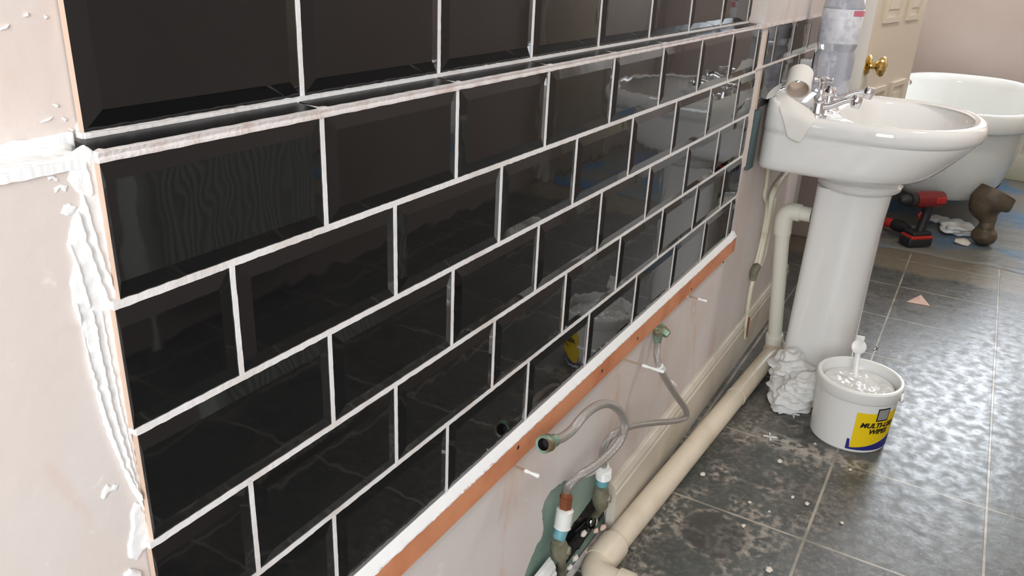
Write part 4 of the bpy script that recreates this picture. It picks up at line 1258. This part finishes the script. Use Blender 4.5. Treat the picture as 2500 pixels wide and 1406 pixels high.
cyl_patch('yellow_panel', (KX, KY), rl_(.0007), LA0, LA1, zlow, ZL1, M_YELLOW, bk, n=30)
cyl_patch('navy_swoosh', (KX, KY), rl_(.0009), LA0 - .10, LA1, lambda t: FZ + .010, lambda t: FZ + .016 + .034 * max(0, (t - .07)) ** 1.4 if t > .07 else FZ + .040, M_NAVY, bk, n=42)
cyl_patch('grey_box', (KX, KY), rl_(.0013), LA0 + .50, LA0 + .86, FZ + .096, FZ + .132, M_BLACK, bk)
cyl_patch('grey_box_inner', (KX, KY), rl_(.0017), LA0 + .53, LA0 + .83, FZ + .100, FZ + .129, M_GREYP, bk)


def wrap_text(txt, size, a_left, z, parent, m, off=.0016):
    cu = bpy.data.curves.new('txt', 'FONT'); cu.body = txt; cu.size = size; cu.extrude = 0.0002; cu.offset = size * .035; cu.shear = .25; cu.resolution_u = 4
    o = bpy.data.objects.new('txt', cu); COL.objects.link(o)
    bpy.context.view_layer.update()
    me = bpy.data.meshes.new_from_object(o.evaluated_get(bpy.context.evaluated_depsgraph_get()))
    bpy.data.objects.remove(o)
    for v in me.vertices:
        zz = z + v.co.y; r = rad(zz) + off + v.co.z; a = a_left + v.co.x / rad(zz)
        v.co = (KX + r * math.cos(a), KY + r * math.sin(a), zz)
    return link_mesh('lettering', me, m, parent)


wrap_text('MULTI-USE', .0190, LA0 + .13, FZ + .078, bk, M_BLACK)
wrap_text('WIPES', .0190, LA0 + .37, FZ + .060, bk, M_BLACK)

# crumpled used wipes between pipe and bucket
cw = thing('crumpled_wipes', 'heap of crumpled white wipes between the floor pipe and the bucket', 'wipes')


def crumple(name, c, r, seed, m, parent):
    bm = bmesh.new(); bmesh.ops.create_icosphere(bm, subdivisions=5, radius=1)
    for v in bm.verts:
        p = v.co.copy(); q = p * 1.6 + Vector((seed, seed * 2.3, 0))
        qa = Vector((q.x * .7 + q.y * .5, q.y * .6, q.z * 1.9)) + Vector((3, 1, 7))
        n = 1 + .20 * noise.noise(q) - .50 * abs(noise.noise(qa * .8)) + .26 * abs(noise.noise(qa * 1.5 + Vector((5, 0, 2)))) - .06 * abs(noise.noise(q * 3.1))
        w_ = Vector((p.x * r[0], p.y * r[1], p.z * r[2])) * n + Vector(c)
        w_.z = max(w_.z, FZ + .002); v.co = w_
    return from_bm(name, bm, m, parent, smooth=True, angle=.9)


crumple('wipe', (1.600, -.202, FZ + .030), (.092, .066, .050), 1.3, M_CLOTH, cw)
crumple('wipe', (1.662, -.172, FZ + .070), (.062, .056, .054), 6.1, M_CLOTH, cw)
crumple('wipe', (1.585, -.225, FZ + .068), (.066, .048, .036), 3.2, M_CLOTH, cw)


# tile spacers
def spacer(px, py, rot, label):
    c = pt(px, py, 2, FZ + .002); bm = bmesh.new(); l, h = .017, .0018
    for a in (rot, rot + PI / 2):
        dx, dy = math.cos(a), math.sin(a)
        P = [Vector((c.x + dx * l * s + -dy * h * t, c.y + dy * l * s + dx * h * t, FZ + zz)) for s in (-1, 1) for t in (-1, 1) for zz in (.0008, .0038)]
        vs = [bm.verts.new(p) for p in P]
        for f in ((0, 1, 3, 2), (4, 6, 7, 5), (0, 4, 5, 1), (2, 3, 7, 6), (0, 2, 6, 4), (1, 5, 7, 3)): bm.faces.new([vs[i] for i in f])
    tag(from_bm('tile_spacer', bm, M_WHITEPL), label, 'tile spacer', 'white tile spacers dropped on the floor')


spacer(1936, 1011, 0.35, 'white cross tile spacer on the slate floor just below the crumpled wipes')
spacer(1880, 1066, 0.30, 'white cross tile spacer on the dusty slate floor nearer the camera than the other')
random.seed(4)
chips = [(1903, 1128, 2.2), (1830, 1228, 1.4), (1935, 1215, 1.5), (1970, 1232, 1.9), (1815, 1285, 1.6), (1878, 1250, 1), (2055, 1278, 1.4), (1877, 1394, 2.4), (1715, 1160, 2.2), (2020, 1075, 1.0), (1990, 1085, 1.3), (2075, 1148, 1.4)]
CR = ['large pale plaster crumb on the slate tile just nearer than the tile spacers', 'medium plaster crumb in the middle of the dusty tile beside the floor pipe', 'plaster crumb near the grout corner, the left of the pair',
      'plaster crumb closest to the grout corner below the dusty tile', 'plaster crumb lying on the cross grout line by the floor pipe', 'smallest plaster crumb on the dusty tile beside the floor pipe',
      'plaster crumb on the tile right of the long grout line, in front of the tub', 'largest plaster crumb, at the bottom edge of the view', 'plaster crumb closest to the cream floor pipe', 'tiny plaster crumb closest to the foot of the wipes tub',
      'tiny plaster crumb on the slate left of the wipes tub foot', 'tiny plaster crumb on the grout line right in front of the wipes tub']
for k, (a, b, s) in enumerate(chips):
    p = pt(a, b, 2, FZ)
    tag(blob('plaster_crumb', (p.x, p.y, FZ + .0015 * s), (.0035 * s, .0028 * s, .0016 * s), M_SILVER, None, .5, 2, k * 3.1, 2), CR[k], 'crumb', 'plaster crumbs on the near slate tiles')

# ------------------------------------------------------------------ seen only in the glaze: radiator and door on the opposite wall
ra = thing('ribbed_radiator', 'white ribbed radiator under the opposite wall, mirrored in the left tiles', 'radiator')
bm = bmesh.new()
n = 26; x0, x1 = 0.84, 1.50; prev = None
for k in range(n * 8 + 1):
    x = x0 + (x1 - x0) * k / (n * 8); ph = (k % 8) / 8; yy = YOPP + .085 - .012 * (0.5 - 0.5 * math.cos(2 * PI * ph)) ** 2
    vs = [bm.verts.new((x, YOPP + .05, -.87)), bm.verts.new((x, yy, -.865)), bm.verts.new((x, yy, -.385)), bm.verts.new((x, YOPP + .05, -.38))]
    if prev:
        for i in range(4): bm.faces.new((prev[i], prev[(i + 1) % 4], vs[(i + 1) % 4], vs[i]))
    else: bm.faces.new(vs)
    prev = vs
bm.faces.new(list(reversed(prev)))
from_bm('ribbed_panel', bm, M_RAD, ra, smooth=True, angle=1)
for x in (.95, 1.39): boxo('bracket', (x, x + .03, YOPP + .0005, YOPP + .05, -.80, -.45), M_RAD, ra)
tube('pipe', [(.86, YOPP + .05, -.85), (.82, YOPP + .05, -.86), (.82, YOPP + .05, FZ + .002)], .008, M_RAD, ra, smoothpath=4)
boxo('end_cover', (.795, .838, YOPP + .0006, YOPP + .09, -.87, -.38), M_RAD, ra, bev=.004)
d_o = struct(boxo('door_1', (3.30, 3.98, YOPP + .0006, YOPP + .04, FZ + .004, .98), M_DOOR, None, bev=.002))
bm = bmesh.new()
box(bm, 3.22, 3.295, YOPP + .0005, YOPP + .055, FZ + .002, 1.06); box(bm, 3.985, 4.06, YOPP + .0005, YOPP + .055, FZ + .002, 1.06); box(bm, 3.295, 3.985, YOPP + .0005, YOPP + .055, .985, 1.06)
struct(from_bm('trim_6', bm, M_CREAM))
